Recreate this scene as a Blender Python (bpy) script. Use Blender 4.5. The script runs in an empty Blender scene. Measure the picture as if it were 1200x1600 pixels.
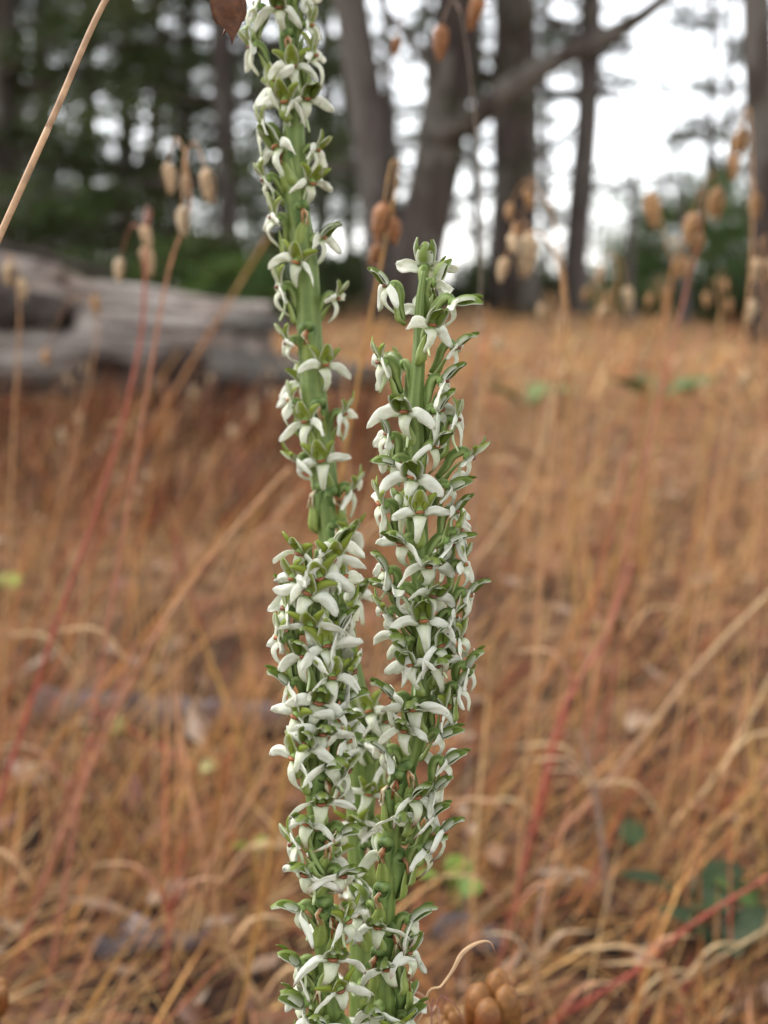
import bpy, math, random
import numpy as np
from mathutils import Vector, Matrix, noise

random.seed(7); np.random.seed(7)
R = math.radians
scene = bpy.context.scene
C = scene.collection

# ------------------------------------------------------------------ camera
CAM_H, FPX, HORIZON = 0.33, 1755.0, 445.0
PITCH = math.atan((800 - HORIZON) / FPX)
cam = bpy.data.cameras.new('camera')
cam.sensor_fit = 'VERTICAL'; cam.sensor_height = 7.2; cam.sensor_width = 5.4
cam.lens = 7.2 * FPX / 1600.0
cam.clip_start = 0.01; cam.clip_end = 600
cam.dof.use_dof = True; cam.dof.focus_distance = 0.197
cam.dof.aperture_fstop = 2.75; cam.dof.aperture_blades = 0
cam_o = bpy.data.objects.new('camera', cam); C.objects.link(cam_o)
cam_o.location = (0, 0, CAM_H); cam_o.rotation_euler = (math.pi / 2 - PITCH, 0, 0)
scene.camera = cam_o

# ------------------------------------------------------------------ sky, sun, exposure
SUN_EL, SUN_AZ = R(52), R(-62)
w = bpy.data.worlds.new('World'); scene.world = w; w.use_nodes = True
nt = w.node_tree; bg = nt.nodes['Background']
sky = nt.nodes.new('ShaderNodeTexSky'); sky.sky_type = 'NISHITA'; sky.sun_disc = False
sky.sun_elevation = SUN_EL; sky.sun_rotation = SUN_AZ
sky.air_density = 1.0; sky.dust_density = 0.6; sky.ozone_density = 1.0
hs = nt.nodes.new('ShaderNodeHueSaturation'); hs.inputs['Saturation'].default_value = 0.16
nt.links.new(sky.outputs[0], hs.inputs['Color']); nt.links.new(hs.outputs[0], bg.inputs[0])
bg.inputs[1].default_value = 0.15
sun = bpy.data.lights.new('sun', 'SUN'); sun.energy = 1.0; sun.angle = R(35); sun.color = (1, .965, .91)
sun_o = bpy.data.objects.new('sun', sun); C.objects.link(sun_o)
sd = Vector((math.sin(SUN_AZ) * math.cos(SUN_EL), math.cos(SUN_AZ) * math.cos(SUN_EL), math.sin(SUN_EL)))
sun_o.rotation_euler = sd.to_track_quat('Z', 'Y').to_euler(); sun_o.location = (0, 0, 30)
vs = scene.view_settings
vs.view_transform = 'Standard'; vs.look = 'None'; vs.gamma = 1; vs.exposure = 1.72; vs.use_curve_mapping = False

# ------------------------------------------------------------------ pixel -> place
CAMV = Vector((0, 0, CAM_H))
FWD = Vector((0, math.cos(PITCH), -math.sin(PITCH))); UPV = Vector((0, math.sin(PITCH), math.cos(PITCH)))
def ray(px, py): return FWD + Vector(((px - 600) / FPX, 0, 0)) + UPV * (-(py - 800) / FPX)
def at(px, py, d): return CAMV + ray(px, py) * d
def at_y(px, py, Y):
    r = ray(px, py); return CAMV + r * (Y / r.y)
def gh(x, y):                                      # ground height
    z = 0.018 * noise.noise(Vector((x * 1.3, y * 1.3, 0))) + 0.03 * noise.noise(Vector((x * .35, y * .35, 4)))
    z *= min(1, max(0, (math.hypot(x, y) - .3)))
    t = x - (1.45 + .136 * y)
    if y > 2 and t > -1: z -= 0.24 * (math.log1p(math.exp(min(30, t * 4))) / 4) * min(1, (y - 2) / 3)
    return z
def hit(px, py):
    r = ray(px, py); t = .25
    for i in range(4000):
        p = CAMV + r * t
        if p.z <= gh(p.x, p.y): return p
        t *= 1.004
    return CAMV + r * t

# ------------------------------------------------------------------ materials
def mat(name, rough=.7, spec=.3):
    m = bpy.data.materials.new(name); m.use_nodes = True
    n = m.node_tree; b = n.nodes['Principled BSDF']
    b.inputs['Roughness'].default_value = rough; b.inputs['Specular IOR Level'].default_value = spec
    return m, n, b
def N(n, t, **k):
    o = n.nodes.new(t)
    for a, v in k.items():
        if a in o.inputs: o.inputs[a].default_value = v
        else: setattr(o, a, v)
    return o
def ramp(n, fac, stops):
    r = n.nodes.new('ShaderNodeValToRGB'); e = r.color_ramp.elements
    while len(e) < len(stops): e.new(.5)
    for x, (p, c) in zip(e, stops): x.position = p; x.color = (*c, 1)
    n.links.new(fac, r.inputs[0]); return r.outputs[0]
def mixc(n, fac, a, b, mode='MIX'):
    m = n.nodes.new('ShaderNodeMix'); m.data_type = 'RGBA'; m.blend_type = mode
    for s, v in ((0, fac), (6, a), (7, b)):
        if hasattr(v, 'node'): n.links.new(v, m.inputs[s])
        else: m.inputs[s].default_value = v if s == 0 else (*v, 1)
    return m.outputs[2]
def coords(n, scale=(1, 1, 1), kind='Object'):
    t = n.nodes.new('ShaderNodeTexCoord'); mp = n.nodes.new('ShaderNodeMapping')
    mp.inputs['Scale'].default_value = scale; n.links.new(t.outputs[kind], mp.inputs[0]); return mp.outputs[0]
def tex(n, co, scale, detail=4, rough=.55):
    t = N(n, 'ShaderNodeTexNoise'); t.inputs['Scale'].default_value = scale
    t.inputs['Detail'].default_value = detail; t.inputs['Roughness'].default_value = rough
    n.links.new(co, t.inputs['Vector']); return t.outputs[0]
def bump(n, b, h, strength, dist):
    u = n.nodes.new('ShaderNodeBump'); u.inputs['Strength'].default_value = strength; u.inputs['Distance'].default_value = dist
    n.links.new(h, u.inputs['Height']); n.links.new(u.outputs[0], b.inputs['Normal'])
def translucent(n, b, col, amount):
    tr = n.nodes.new('ShaderNodeBsdfTranslucent'); n.links.new(col, tr.inputs[0])
    mx = n.nodes.new('ShaderNodeMixShader'); mx.inputs[0].default_value = amount
    out = n.nodes['Material Output']
    n.links.new(b.outputs[0], mx.inputs[1]); n.links.new(tr.outputs[0], mx.inputs[2]); n.links.new(mx.outputs[0], out.inputs[0])
def colattr(n):
    a = n.nodes.new('ShaderNodeVertexColor'); a.layer_name = 'Col'; return a.outputs[0]

def make_plant_mat(name, rough, trans, specks, spec=.35):
    m, n, b = mat(name, rough, spec)
    co = coords(n); oi = n.nodes.new('ShaderNodeObjectInfo')
    off = n.nodes.new('ShaderNodeVectorMath'); off.operation = 'ADD'
    sc = n.nodes.new('ShaderNodeVectorMath'); sc.operation = 'SCALE'; sc.inputs[3].default_value = 3.7
    n.links.new(oi.outputs['Random'], sc.inputs[0]); n.links.new(co, off.inputs[0]); n.links.new(sc.outputs[0], off.inputs[1])
    co2 = off.outputs[0]
    c = colattr(n)
    f = tex(n, co2, 700, 4, .65)
    c = mixc(n, 1.0, c, ramp(n, f, [(.3, (.86, .89, .80)), (.5, (1, 1, 1)), (.75, (1.08, 1.07, 1.04))]), 'MULTIPLY')
    if specks:
        v = N(n, 'ShaderNodeTexVoronoi'); v.inputs['Scale'].default_value = 420
        n.links.new(co2, v.inputs['Vector'])
        k = ramp(n, v.outputs['Distance'], [(.06, (1, 1, 1)), (.11, (0, 0, 0))])
        big = ramp(n, tex(n, co2, 260, 1), [(.57, (0, 0, 0)), (.62, (1, 1, 1))])
        k = mixc(n, 1.0, k, big, 'MULTIPLY')
        c = mixc(n, k, c, (.10, .045, .02))
    n.links.new(c, b.inputs['Base Color'])
    bump(n, b, tex(n, co2, 1500, 4, .65), .55, .00025)
    if trans: translucent(n, b, c, trans)
    return m
M = {}
M['petal'] = make_plant_mat('petal_skin', .42, .4, True)
M['green'] = make_plant_mat('green_skin', .5, .22, True)
M['anther'] = make_plant_mat('anther_skin', .45, 0, False, .5)

def dry_mat(name, rough=.65, trans=.2, scale=600):
    m, n, b = mat(name, rough, .3)
    c = colattr(n); f = tex(n, coords(n), scale, 4)
    c = mixc(n, 1.0, c, ramp(n, f, [(.3, (.62, .58, .55)), (.7, (1.18, 1.15, 1.1))]), 'MULTIPLY')
    n.links.new(c, b.inputs['Base Color'])
    if trans: translucent(n, b, c, trans)
    return m
M['straw'] = dry_mat('straw', .6, .15, 300)
M['grass'] = dry_mat('dry_grass_blades', .7, .25, 60)
M['husk'] = dry_mat('husk', .5, .2, 900)
M['leafy'] = dry_mat('leaf_green', .55, .25, 30)

def bark_mat(name, a, bcol, moss=None, s=6):
    m, n, b = mat(name, .9, .15)
    co = coords(n, (1, 1, .18)); f = tex(n, co, s, 8, .65)
    c = ramp(n, f, [(.3, a), (.7, bcol)])
    if moss:
        c = mixc(n, ramp(n, tex(n, coords(n), 1.6, 3), [(.5, (0, 0, 0)), (.68, (1, 1, 1))]), c, moss)
    if s == 6: c = mixc(n, ramp(n, tex(n, coords(n, (1, 1, .45)), 3.4, 4, .6), [(.49, (0, 0, 0)), (.57, (.9, .9, .9))]), c, (.115, .103, .09))
    n.links.new(c, b.inputs['Base Color']); bump(n, b, f, .9, .05)
    return m
M['bark'] = bark_mat('bark', (.024, .018, .015), (.08, .062, .054), (.032, .036, .015))
M['bark_pale'] = bark_mat('bark_pale', (.04, .032, .029), (.125, .105, .096))
M['twig'] = bark_mat('twig_bark', (.10, .075, .075), (.26, .21, .20), None, 40)

def ground_mat():
    m, n, b = mat('dry_ground', .95, .1)
    co = coords(n)
    c1 = ramp(n, tex(n, co, 15, 8, .7), [(.38, (.012, .008, .006)), (.49, (.07, .038, .024)), (.58, (.21, .11, .06)), (.70, (.36, .24, .165))])
    c2 = ramp(n, tex(n, co, 3.1, 6, .65), [(.34, (.10, .054, .026)), (.47, (.25, .14, .058)), (.58, (.31, .185, .085)), (.70, (.43, .31, .18))])
    cd = n.nodes.new('ShaderNodeVectorMath'); cd.operation = 'LENGTH'; n.links.new(co, cd.inputs[0])
    k = ramp(n, cd.outputs['Value'], [(0, (0, 0, 0)), (1, (1, 1, 1))])
    mr = N(n, 'ShaderNodeMapRange'); mr.inputs[1].default_value = .8; mr.inputs[2].default_value = 5; mr.inputs[3].default_value = 0; mr.inputs[4].default_value = .75
    n.links.new(cd.outputs['Value'], mr.inputs[0])
    c = mixc(n, mr.outputs[0], c1, c2)
    gr = ramp(n, tex(n, co, .55, 3), [(.60, (0, 0, 0)), (.78, (.55, .55, .55))])
    c = mixc(n, gr, c, (.13, .13, .045))
    n.links.new(c, b.inputs['Base Color']); bump(n, b, tex(n, co, 40, 8, .7), .8, .02)
    return m
M['ground'] = ground_mat()

def log_mat():
    m, n, b = mat('weathered_wood', .85, .2)
    co = coords(n, (1, 9, 9)); f = tex(n, co, 3.2, 8, .65)
    c = ramp(n, f, [(.34, (.08, .056, .045)), (.45, (.27, .225, .195)), (.58, (.47, .42, .375)), (.75, (.64, .59, .53))])
    c = mixc(n, ramp(n, tex(n, coords(n), 2.3, 4), [(.47, (0, 0, 0)), (.64, (.85, .85, .85))]), c, (.19, .105, .065))
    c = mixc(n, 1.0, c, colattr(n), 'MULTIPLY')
    n.links.new(c, b.inputs['Base Color']); bump(n, b, f, 1, .03)
    return m
M['log'] = log_mat()
def foliage_mat(name, trans=.3):
    m, n, b = mat(name, .6, .25)
    c = colattr(n); oi = n.nodes.new('ShaderNodeObjectInfo')
    v = ramp(n, oi.outputs['Random'], [(0, (.75, .85, .8)), (1, (1.2, 1.12, 1.0))])
    c = mixc(n, 1.0, c, v, 'MULTIPLY'); n.links.new(c, b.inputs['Base Color']); translucent(n, b, c, trans)
    return m
M['foliage'] = foliage_mat('foliage')

# ------------------------------------------------------------------ object helpers
def mesh_from(name, verts, faces, cols=None, smooth=True):
    me = bpy.data.meshes.new(name); me.from_pydata(verts, [], faces)
    if cols is not None:
        a = me.color_attributes.new('Col', 'FLOAT_COLOR', 'POINT')
        arr = np.ones((len(verts), 4), np.float32); arr[:, :3] = np.asarray(cols, np.float32)[:, :3]
        a.data.foreach_set('color', arr.ravel())
    if smooth: me.polygons.foreach_set('use_smooth', [True] * len(me.polygons))
    me.update(); return me
def obj(name, me, material=None, parent=None):
    o = bpy.data.objects.new(name, me); C.objects.link(o)
    if material and me and not me.materials: me.materials.append(material)
    if parent: o.parent = parent
    return o
def tag(o, label=None, cat=None, group=None, kind=None):
    for k, v in (('label', label), ('category', cat), ('group', group), ('kind', kind)):
        if v: o[k] = v
    return o
def empty(name, loc, label, cat, group=None):
    o = bpy.data.objects.new(name, None); C.objects.link(o); o.location = loc; o.empty_display_size = .02
    return tag(o, label, cat, group)
def catmull(P, n):
    P = [Vector(p) for p in P]; Q = [P[0] * 2 - P[1]] + P + [P[-1] * 2 - P[-2]]; out = []
    S = len(P) - 1
    for i in range(n):
        t = i / (n - 1) * S; k = min(int(t), S - 1); u = t - k
        a, b, c, d = Q[k:k + 4]
        out.append(.5 * ((2 * b) + (c - a) * u + (2 * a - 5 * b + 4 * c - d) * u * u + (3 * b - a - 3 * c + d) * u ** 3))
    return out
class MB:
    def __init__(s): s.v = []; s.f = []; s.c = []
    def mesh(s, name, smooth=True): return mesh_from(name, s.v, s.f, s.c if s.c else None, smooth)
    def tube(s, pts, rad, k=8, col=(1, 1, 1), rib=0, ribn=6, twist=0, ribcol=None, cap=True, wob=0, seed=0):
        pts = [Vector(p) for p in pts]; n = len(pts); b0 = len(s.v); ref = None
        for i, p in enumerate(pts):
            T = (pts[min(i + 1, n - 1)] - pts[max(i - 1, 0)]).normalized()
            if ref is None: ref = T.orthogonal().normalized()
            ref = (ref - T * ref.dot(T)).normalized(); B = T.cross(ref)
            r = rad(i / (n - 1)) if callable(rad) else rad
            cc = col(i / (n - 1)) if callable(col) else col
            for j in range(k):
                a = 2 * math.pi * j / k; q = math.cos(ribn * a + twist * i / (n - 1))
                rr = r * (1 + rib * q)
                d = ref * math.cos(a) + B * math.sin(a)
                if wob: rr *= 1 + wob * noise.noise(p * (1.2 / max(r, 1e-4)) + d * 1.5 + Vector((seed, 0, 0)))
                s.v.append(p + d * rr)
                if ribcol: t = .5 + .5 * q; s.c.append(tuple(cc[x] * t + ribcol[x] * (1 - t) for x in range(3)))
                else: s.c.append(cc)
        for i in range(n - 1):
            for j in range(k):
                a, b = b0 + i * k + j, b0 + i * k + (j + 1) % k
                s.f.append((a, b, b + k, a + k))
        if cap:
            s.f.append(tuple(b0 + j for j in reversed(range(k)))); s.f.append(tuple(b0 + (n - 1) * k + j for j in range(k)))
        return s
    def blade(s, path, side, wfn, cup, thick, colf, nu=9, nv=5, wave=0, seed=0):
        """a closed petal / leaf: grid front and back, thin at the margin"""
        P = catmull(path, nu); b0 = len(s.v); F = []; Bk = []
        for i in range(nu):
            u = i / (nu - 1)
            T = (P[min(i + 1, nu - 1)] - P[max(i - 1, 0)]).normalized()
            S = Vector(side); S = (S - T * S.dot(T)).normalized(); Nn = T.cross(S)
            wd = wfn(u); cp = cup(u) if callable(cup) else cup
            for j in range(nv):
                v = -1 + 2 * j / (nv - 1)
                p = P[i] + S * (wd * v) + Nn * (cp * wd * v * v)
                if wave: p = p + Nn * (wave * noise.noise(Vector((u * 3 + seed, v * 1.4, seed * 2.3))))
                th = thick * (1 - .75 * abs(v) ** 2) * (1 - .6 * u ** 4) * .5
                F.append(p + Nn * th); Bk.append(p - Nn * th)
                s.c.append(colf(u, v))
        cols = s.c[-nu * nv:]; s.v += F + Bk; s.c += cols; m = nu * nv
        for i in range(nu - 1):
            for j in range(nv - 1):
                a = b0 + i * nv + j
                s.f.append((a, a + 1, a + nv + 1, a + nv)); s.f.append((a + m, a + nv + m, a + nv + 1 + m, a + 1 + m))
            for a, q in ((b0 + i * nv, 1), (b0 + i * nv + nv - 1, -1)):
                e = (a, a + nv, a + nv + m, a + m); s.f.append(e if q == 1 else e[::-1])
        for j in range(nv - 1):
            a = b0 + j; s.f.append((a, a + m, a + m + 1, a + 1))
            a = b0 + (nu - 1) * nv + j; s.f.append((a, a + 1, a + m + 1, a + m))
        return s
def lerp(a, b, t): return tuple(a[i] + (b[i] - a[i]) * t for i in range(3))
def sm(a, b, x):
    t = min(1, max(0, (x - a) / (b - a))); return t * t * (3 - 2 * t)

# ------------------------------------------------------------------ ground
def build_ground():
    xs = sorted(set([round(s * v, 4) for s in (-1, 1) for v in list(np.linspace(0, 3, 40)) + list(np.geomspace(3.2, 260, 34))]))
    ys = sorted(set([round(v, 4) for v in list(-np.geomspace(1, 120, 14)) + list(np.linspace(-.8, 4, 60)) + list(np.geomspace(4.2, 420, 60))]))
    v = [(x, y, gh(x, y) if abs(x) < 60 and y < 90 else gh(max(-60, min(60, x)), min(y, 90))) for y in ys for x in xs]
    k = len(xs)
    f = [(j * k + i, j * k + i + 1, (j + 1) * k + i + 1, (j + 1) * k + i) for j in range(len(ys) - 1) for i in range(k - 1)]
    tag(obj('ground', mesh_from('ground', v, f), M['ground']), kind='structure')
build_ground()

# ------------------------------------------------------------------ trees
def leaf_quads(cent, nrm_dir, ln, wd, cols):
    """numpy: a thin diamond leaf per centre, along nrm_dir"""
    n = len(cent); rnd = np.random.normal(size=(n, 3)); s = np.cross(nrm_dir, rnd); s /= np.linalg.norm(s, axis=1, keepdims=True) + 1e-9
    V = np.empty((n, 4, 3)); d = nrm_dir * ln[:, None]; s = s * wd[:, None]
    V[:, 0] = cent; V[:, 1] = cent + d * .45 + s; V[:, 2] = cent + d; V[:, 3] = cent + d * .45 - s
    Fc = (np.arange(n * 4).reshape(n, 4)); Cc = np.repeat(cols, 4, axis=0)
    return V.reshape(-1, 3), Fc, Cc
def np_mesh(name, V, F, Cc):
    me = bpy.data.meshes.new(name); me.vertices.add(len(V)); me.vertices.foreach_set('co', np.asarray(V, np.float32).ravel())
    k = F.shape[1]; me.loops.add(F.size); me.loops.foreach_set('vertex_index', F.ravel().astype(np.int32))
    me.polygons.add(len(F)); me.polygons.foreach_set('loop_start', np.arange(0, F.size, k, dtype=np.int32))
    me.update(calc_edges=True)
    a = me.color_attributes.new('Col', 'FLOAT_COLOR', 'POINT'); arr = np.ones((len(V), 4), np.float32); arr[:, :3] = Cc
    a.data.foreach_set('color', arr.ravel()); me.validate(); return me
def unit(a): return a / (np.linalg.norm(a, axis=1, keepdims=True) + 1e-9)
def tufts(centers, radii, per, ln, wd, base, flat=.7):
    cs, ds, col = [], [], []
    for c, r in zip(centers, radii):
        d = unit(np.random.normal(size=(per, 3))) * np.array([1, 1, flat]); off = d * (np.random.rand(per, 1) ** .6) * r
        cs.append(c + off); ds.append(unit(d + np.random.normal(size=(per, 3)) * .5))
        k = .6 + .8 * random.random(); cc = np.array(base) * k * (.75 + .5 * np.random.rand(per, 1)); cc[:, 0] *= .85 + .5 * random.random(); col.append(cc)
    cs = np.concatenate(cs); n = len(cs)
    return leaf_quads(cs, np.concatenate(ds), ln * (.6 + .8 * np.random.rand(n)), wd * (.6 + .8 * np.random.rand(n)), np.concatenate(col))

def conifer_crown(seed, z0, z1, reach, nb, per, base=(.045, .068, .018), dens=2.0, tr=(.22, .5)):
    random.seed(seed); np.random.seed(seed); cen, rad = [], []; mb = MB()
    for i in range(nb):
        t = random.random(); h = z0 + (z1 - z0) * t; L = reach * (1 - .75 * t) * random.uniform(.55, 1.1); a = random.random() * 6.283
        dr = random.uniform(-.15, .35); P = []
        for k in range(5):
            u = k / 4; P.append(Vector((math.cos(a) * L * u, math.sin(a) * L * u, h + dr * L * u - .12 * L * u * u + random.uniform(-.08, .08))))
        mb.tube(P, lambda u: .035 * (1 - .8 * u) + .006, 5, (.1, .08, .075), cap=False)
        for k in range(max(3, int(L * dens))):
            u = random.uniform(.3, 1); q = P[min(3, int(u * 4))].lerp(P[min(4, int(u * 4) + 1)], u * 4 % 1)
            cen.append(np.array(q) + np.random.normal(size=3) * .16 * np.array([1, 1, .6])); rad.append(random.uniform(*tr))
    V, F, Cc = tufts(cen, rad, per, .13, .018, base, .5)
    return np_mesh('crown', V, F, Cc), mb.mesh('branches')
DENSE = [conifer_crown(s, .5, 9, 3.5, 50, 72) for s in (11, 12, 13)]
HIGH = [conifer_crown(s, 2.9, 12, 3.6, 40, 60, (.04, .058, .02), 1.8, (.16, .4)) for s in (21, 22)]
SPARSE = [conifer_crown(s, 1.3, 9, 2.2, 34, 70, (.035, .05, .025), 2.2, (.14, .34)) for s in (31, 32)]

TREES = 'trees standing behind the dry meadow'
def tree(px, py, depth, wpx, top, label, crown=None, m='bark', rot=None, limbs=(), height=11, crown_scale=1, crown_off=(0, 0, 0)):
    """trunk foot below pixel (px,py) at distance depth; passes pixel top=(x,y)"""
    p = at_y(px, py, depth); foot = Vector((p.x, depth, gh(p.x, depth))); q = at_y(top[0], top[1], depth)
    root = empty('pine_tree', foot, label, 'tree', TREES)
    d = (q - foot); d = d / max(.5, d.z); r0 = wpx / FPX * depth / 2
    P = [d * z + Vector((.04 * math.sin(z * 1.3 + px), .05 * math.cos(z * .9 + px), 0)) * min(1, z) for z in np.linspace(-.12, height, 16)]
    mb = MB(); mb.tube(P, lambda u: r0 * (1.25 - .25 * sm(0, .06, u)) * (1 - .55 * u) + .01, 12, (1, 1, 1), wob=.16, seed=px)
    obj('trunk', mb.mesh('trunk'), M[m], root)
    for pts, ra, rb in limbs:
        L = [at_y(x, y, depth + dy) - foot for x, y, dy in pts]; mb = MB()
        mb.tube(catmull(L, 14), lambda u, ra=ra, rb=rb: (ra + (rb - ra) * u) / FPX * depth / 2, 9, (1, 1, 1), wob=.15, seed=px)
        obj('limb', mb.mesh('limb'), M['bark_pale' if m == 'bark_pale' else m], root)
    for i in range(5 if wpx > 36 else 2):                # dead snags
        z = random.uniform(.8, 3.4); a2 = random.uniform(-.6, .6) + random.choice((0, math.pi)); q = d * z; L = random.uniform(.4, 1.3); mb = MB(); up = random.uniform(-.2, .5)
        if z > height * .8: continue
        mb.tube(catmull([q, q + Vector((math.cos(a2) * L * .5, math.sin(a2) * L * .5, up * L * .4)), q + Vector((math.cos(a2) * L, math.sin(a2) * L, up * L * .6 + random.uniform(-.2, .2)))], 8), lambda u: max(.008, r0 * .16 * (1 - .75 * u)), 6, (1, 1, 1), wob=.2)
        obj('dead_branch', mb.mesh('dead_branch'), M[m], root)
    if crown:
        a = random.random() * 6.28 if rot is None else rot
        for nm, me, mm in (('crown', crown[0], 'foliage'), ('branch_tier', crown[1], 'bark')):
            o = obj(nm, me, M[mm], root); o.rotation_euler = (0, 0, a); o.scale = (crown_scale,) * 3; o.location = crown_off
            if nm == 'branch_tier': o['kind'] = 'stuff'
    return root
random.seed(3)
# pines down the slope, out of the photograph but seen by anyone stepping aside
for i, (px, d) in enumerate([(1560, 22), (1680, 17), (1780, 27), (1900, 20), (2080, 24), (2300, 18), (2600, 22), (-420, 18), (-600, 22), (-800, 17)]):
    tree(px, 480, d, 30, (px + 8, 0), 'pine of the surrounding wood beyond the meadow edge', DENSE[i % 3] if i % 2 else HIGH[i % 2], 'bark')
# the forked pair of trunks with the long bent limb
tree(610, 478, 10.5, 58, (553, 0), 'greyish trunk forming the left stem of a fork, behind the tall flower spike', HIGH[0], 'bark_pale',
     limbs=[([(618, 300, -.02), (612, 200, 0), (604, 90, 0), (600, -40, 0)], 17, 12)])
tree(640, 480, 10.2, 74, (715, 0), 'thick leaning trunk whose long bare limb rises across the next trunk', HIGH[1], 'bark',
     limbs=[([(672, 215, 0), (730, 195, -.35), (800, 135, -.6), (880, 88, -.7), (960, 50, -.7), (1030, 5, -.6), (1090, -60, -.5)], 42, 16),
            ([(690, 120, 0), (640, 60, .2), (600, 10, .3), (570, -60, .4)], 20, 10)])
tree(803, 492, 12.0, 74, (800, 0), 'thick dark upright trunk crossed by the long bare limb', HIGH[0], 'bark',
     limbs=[([(775, 265, 0), (720, 240, -.2), (650, 215, -.3)], 8, 3), ([(830, 250, 0), (870, 225, .2), (925, 160, .3)], 9, 4)])
tree(897, 492, 13.0, 38, (922, 0), 'slim grey trunk leaning slightly, edge of the open sky', SPARSE[0], 'bark_pale',
     limbs=[([(915, 140, 0), (950, 150, -.1), (985, 165, -.1)], 14, 8), ([(905, 60, 0), (860, 40, 0), (820, 5, 0)], 10, 4)])
tree(1196, 545, 7.5, 44, (1190, 0), 'dark trunk at the brow of the slope beside the shrub', None, 'bark', height=9)
tree(1106, 492, 24, 13, (1112, 0), 'thin far pine with short branches standing alone against the bright sky', SPARSE[1], 'bark', height=12)
tree(1133, 492, 30, 9, (1142, 0), 'very thin far trunk behind the lone pine', SPARSE[0], 'bark', height=12, crown_scale=.8)
tree(986, 486, 11, 13, (984, 330), 'slender grey sapling stem in front of the green shrub', None, 'bark_pale', height=1.5)
tree(1071, 500, 9.5, 13, (1070, 380), 'short pale dead sapling stem beside the green shrub', None, 'bark_pale', height=1.05)
# the wood on the left
for i, (px, d, wp, tx, k, sc, lab) in enumerate([
        (352, 13, 32, 350, 1, .95, 'straight grey pine trunk beyond the right half of the log'), (285, 18, 24, 290, 0, 1.0, 'shaggy dark pine beyond the middle of the log'),
        (195, 15, 24, 200, 2, 1, 'slim dark pine rising behind the log where its bare wood is palest'), (75, 17, 26, 68, 0, 1.0, 'shaggy pine behind the dark branch on top of the log'),
        (15, 14, 32, 5, 2, 1.0, 'dark pine behind the upturned end of the log'), (-90, 18, 30, -105, 1, 1.1, 'dark pine beyond the root end of the log'),
        (440, 24, 24, 446, 2, 1.0, 'far pine half hidden behind the tallest flower spike'), (140, 27, 26, 136, 1, 1.2, 'far pine seen through the gap between two shaggy pines behind the log'),
        (-230, 20, 30, -240, 0, 1.1, 'outermost dark pine of the dense wood'), (245, 30, 24, 242, 2, 1.3, 'far dark pine deep in the wood, seen over the middle of the log'),
        (20, 33, 24, 24, 1, 1.3, 'far dark pine deep in the wood, seen over the upturned end of the log')]):
    tree(px, 480, d, wp, (tx, 0), lab, DENSE[k], 'bark' if i % 3 else 'bark_pale', crown_scale=sc)
for i, (px, d, wp, tx, k, sc, lab) in enumerate([
        (545, 30, 18, 540, 0, 1.1, 'thin far pine between the tallest flower spike and the forked trunk'), (500, 22, 22, 512, 1, 1.1, 'slim grey pine right behind the tallest flower spike'),
        (742, 26, 15, 746, 0, .9, 'thin far pine between the leaning trunk and the thick dark trunk'), (852, 32, 13, 854, 1, 1.0, 'thin far pine between the thick dark trunk and the slim grey one'),
        (1330, 20, 24, 1335, 0, 1.2, 'pine down the slope beyond the brow'), (1420, 16, 30, 1430, 1, 1.2, 'stout pine further down the slope beyond the brow'), (665, 40, 17, 668, 1, 1.3, 'farthest thin pine, seen low between the forked stems')]):
    tree(px, 475, d, wp, (tx, 0), lab, SPARSE[k], 'bark', crown_scale=sc)

def shrub(px, depth, rx, rz, label, base, n=170, per=34, seed=0, ln=.05):
    random.seed(seed); np.random.seed(seed)
    p = at_y(px, 480, depth); foot = Vector((p.x, depth, gh(p.x, depth)))
    root = empty('shrub', foot, label, 'shrub', 'shrubs at the edge of the wood'); cen, rad = [], []
    for i in range(n):
        v = Vector((random.gauss(0, 1), random.gauss(0, 1), abs(random.gauss(0, 1)))).normalized() * random.uniform(.55, 1.0)
        v *= 1 + .35 * noise.noise(v * 1.7 + Vector((seed, 0, 0)))
        cen.append(np.array((v.x * rx, v.y * rx, v.z * rz + .1))); rad.append(random.uniform(.12, .26) * rx ** .5)
    V, F, Cc = tufts(cen, rad, per, ln * 1.6, ln * .36, base); obj('foliage', np_mesh('foliage', V, F, Cc), M['foliage'], root)
    mb = MB()
    for i in range(6):
        a = i * 1.05; mb.tube([(0.04 * math.cos(a), .04 * math.sin(a), -.1), (rx * .25 * math.cos(a), rx * .25 * math.sin(a), rz * .45), (rx * .6 * math.cos(a), rx * .6 * math.sin(a), rz * .8)], lambda u: .025 * (1 - .7 * u), 5)
    obj('stem', mb.mesh('stem'), M['bark'], root)
shrub(1075, 15, 1.5, 1.95, 'rounded dark green shrub at the far edge of the meadow under the open sky', (.075, .12, .032), 340, 44, 41)
shrub(1170, 13.5, .8, .75, 'low dark green shrub at the foot of the trunk on the slope brow', (.035, .062, .02), 120, 40, 42)
shrub(1010, 19, .9, .95, 'lower yellowish green shrub beside the rounded dark shrub', (.05, .075, .025), 120, 36, 43)
shrub(385, 9, .55, .42, 'bright green low shrub behind the right end of the log', (.06, .095, .018), 130, 34, 44)
shrub(300, 11, .8, .75, 'green shrub behind the middle of the log', (.05, .08, .018), 150, 34, 45)
shrub(130, 11.5, .9, .5, 'dull green shrub behind the upturned end of the log', (.035, .055, .018), 140, 34, 46)
shrub(760, 14, .6, .55, 'small green shrub at the foot of the thick dark trunk', (.06, .09, .035), 100, 34, 47)
shrub(870, 17, .8, .7, 'small green shrub between the dark trunk and the slim grey trunk', (.06, .09, .04), 100, 34, 48)
shrub(520, 13, .8, .7, 'green shrub beyond the left stem of the forked trunk', (.055, .085, .035), 110, 34, 49)

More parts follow.
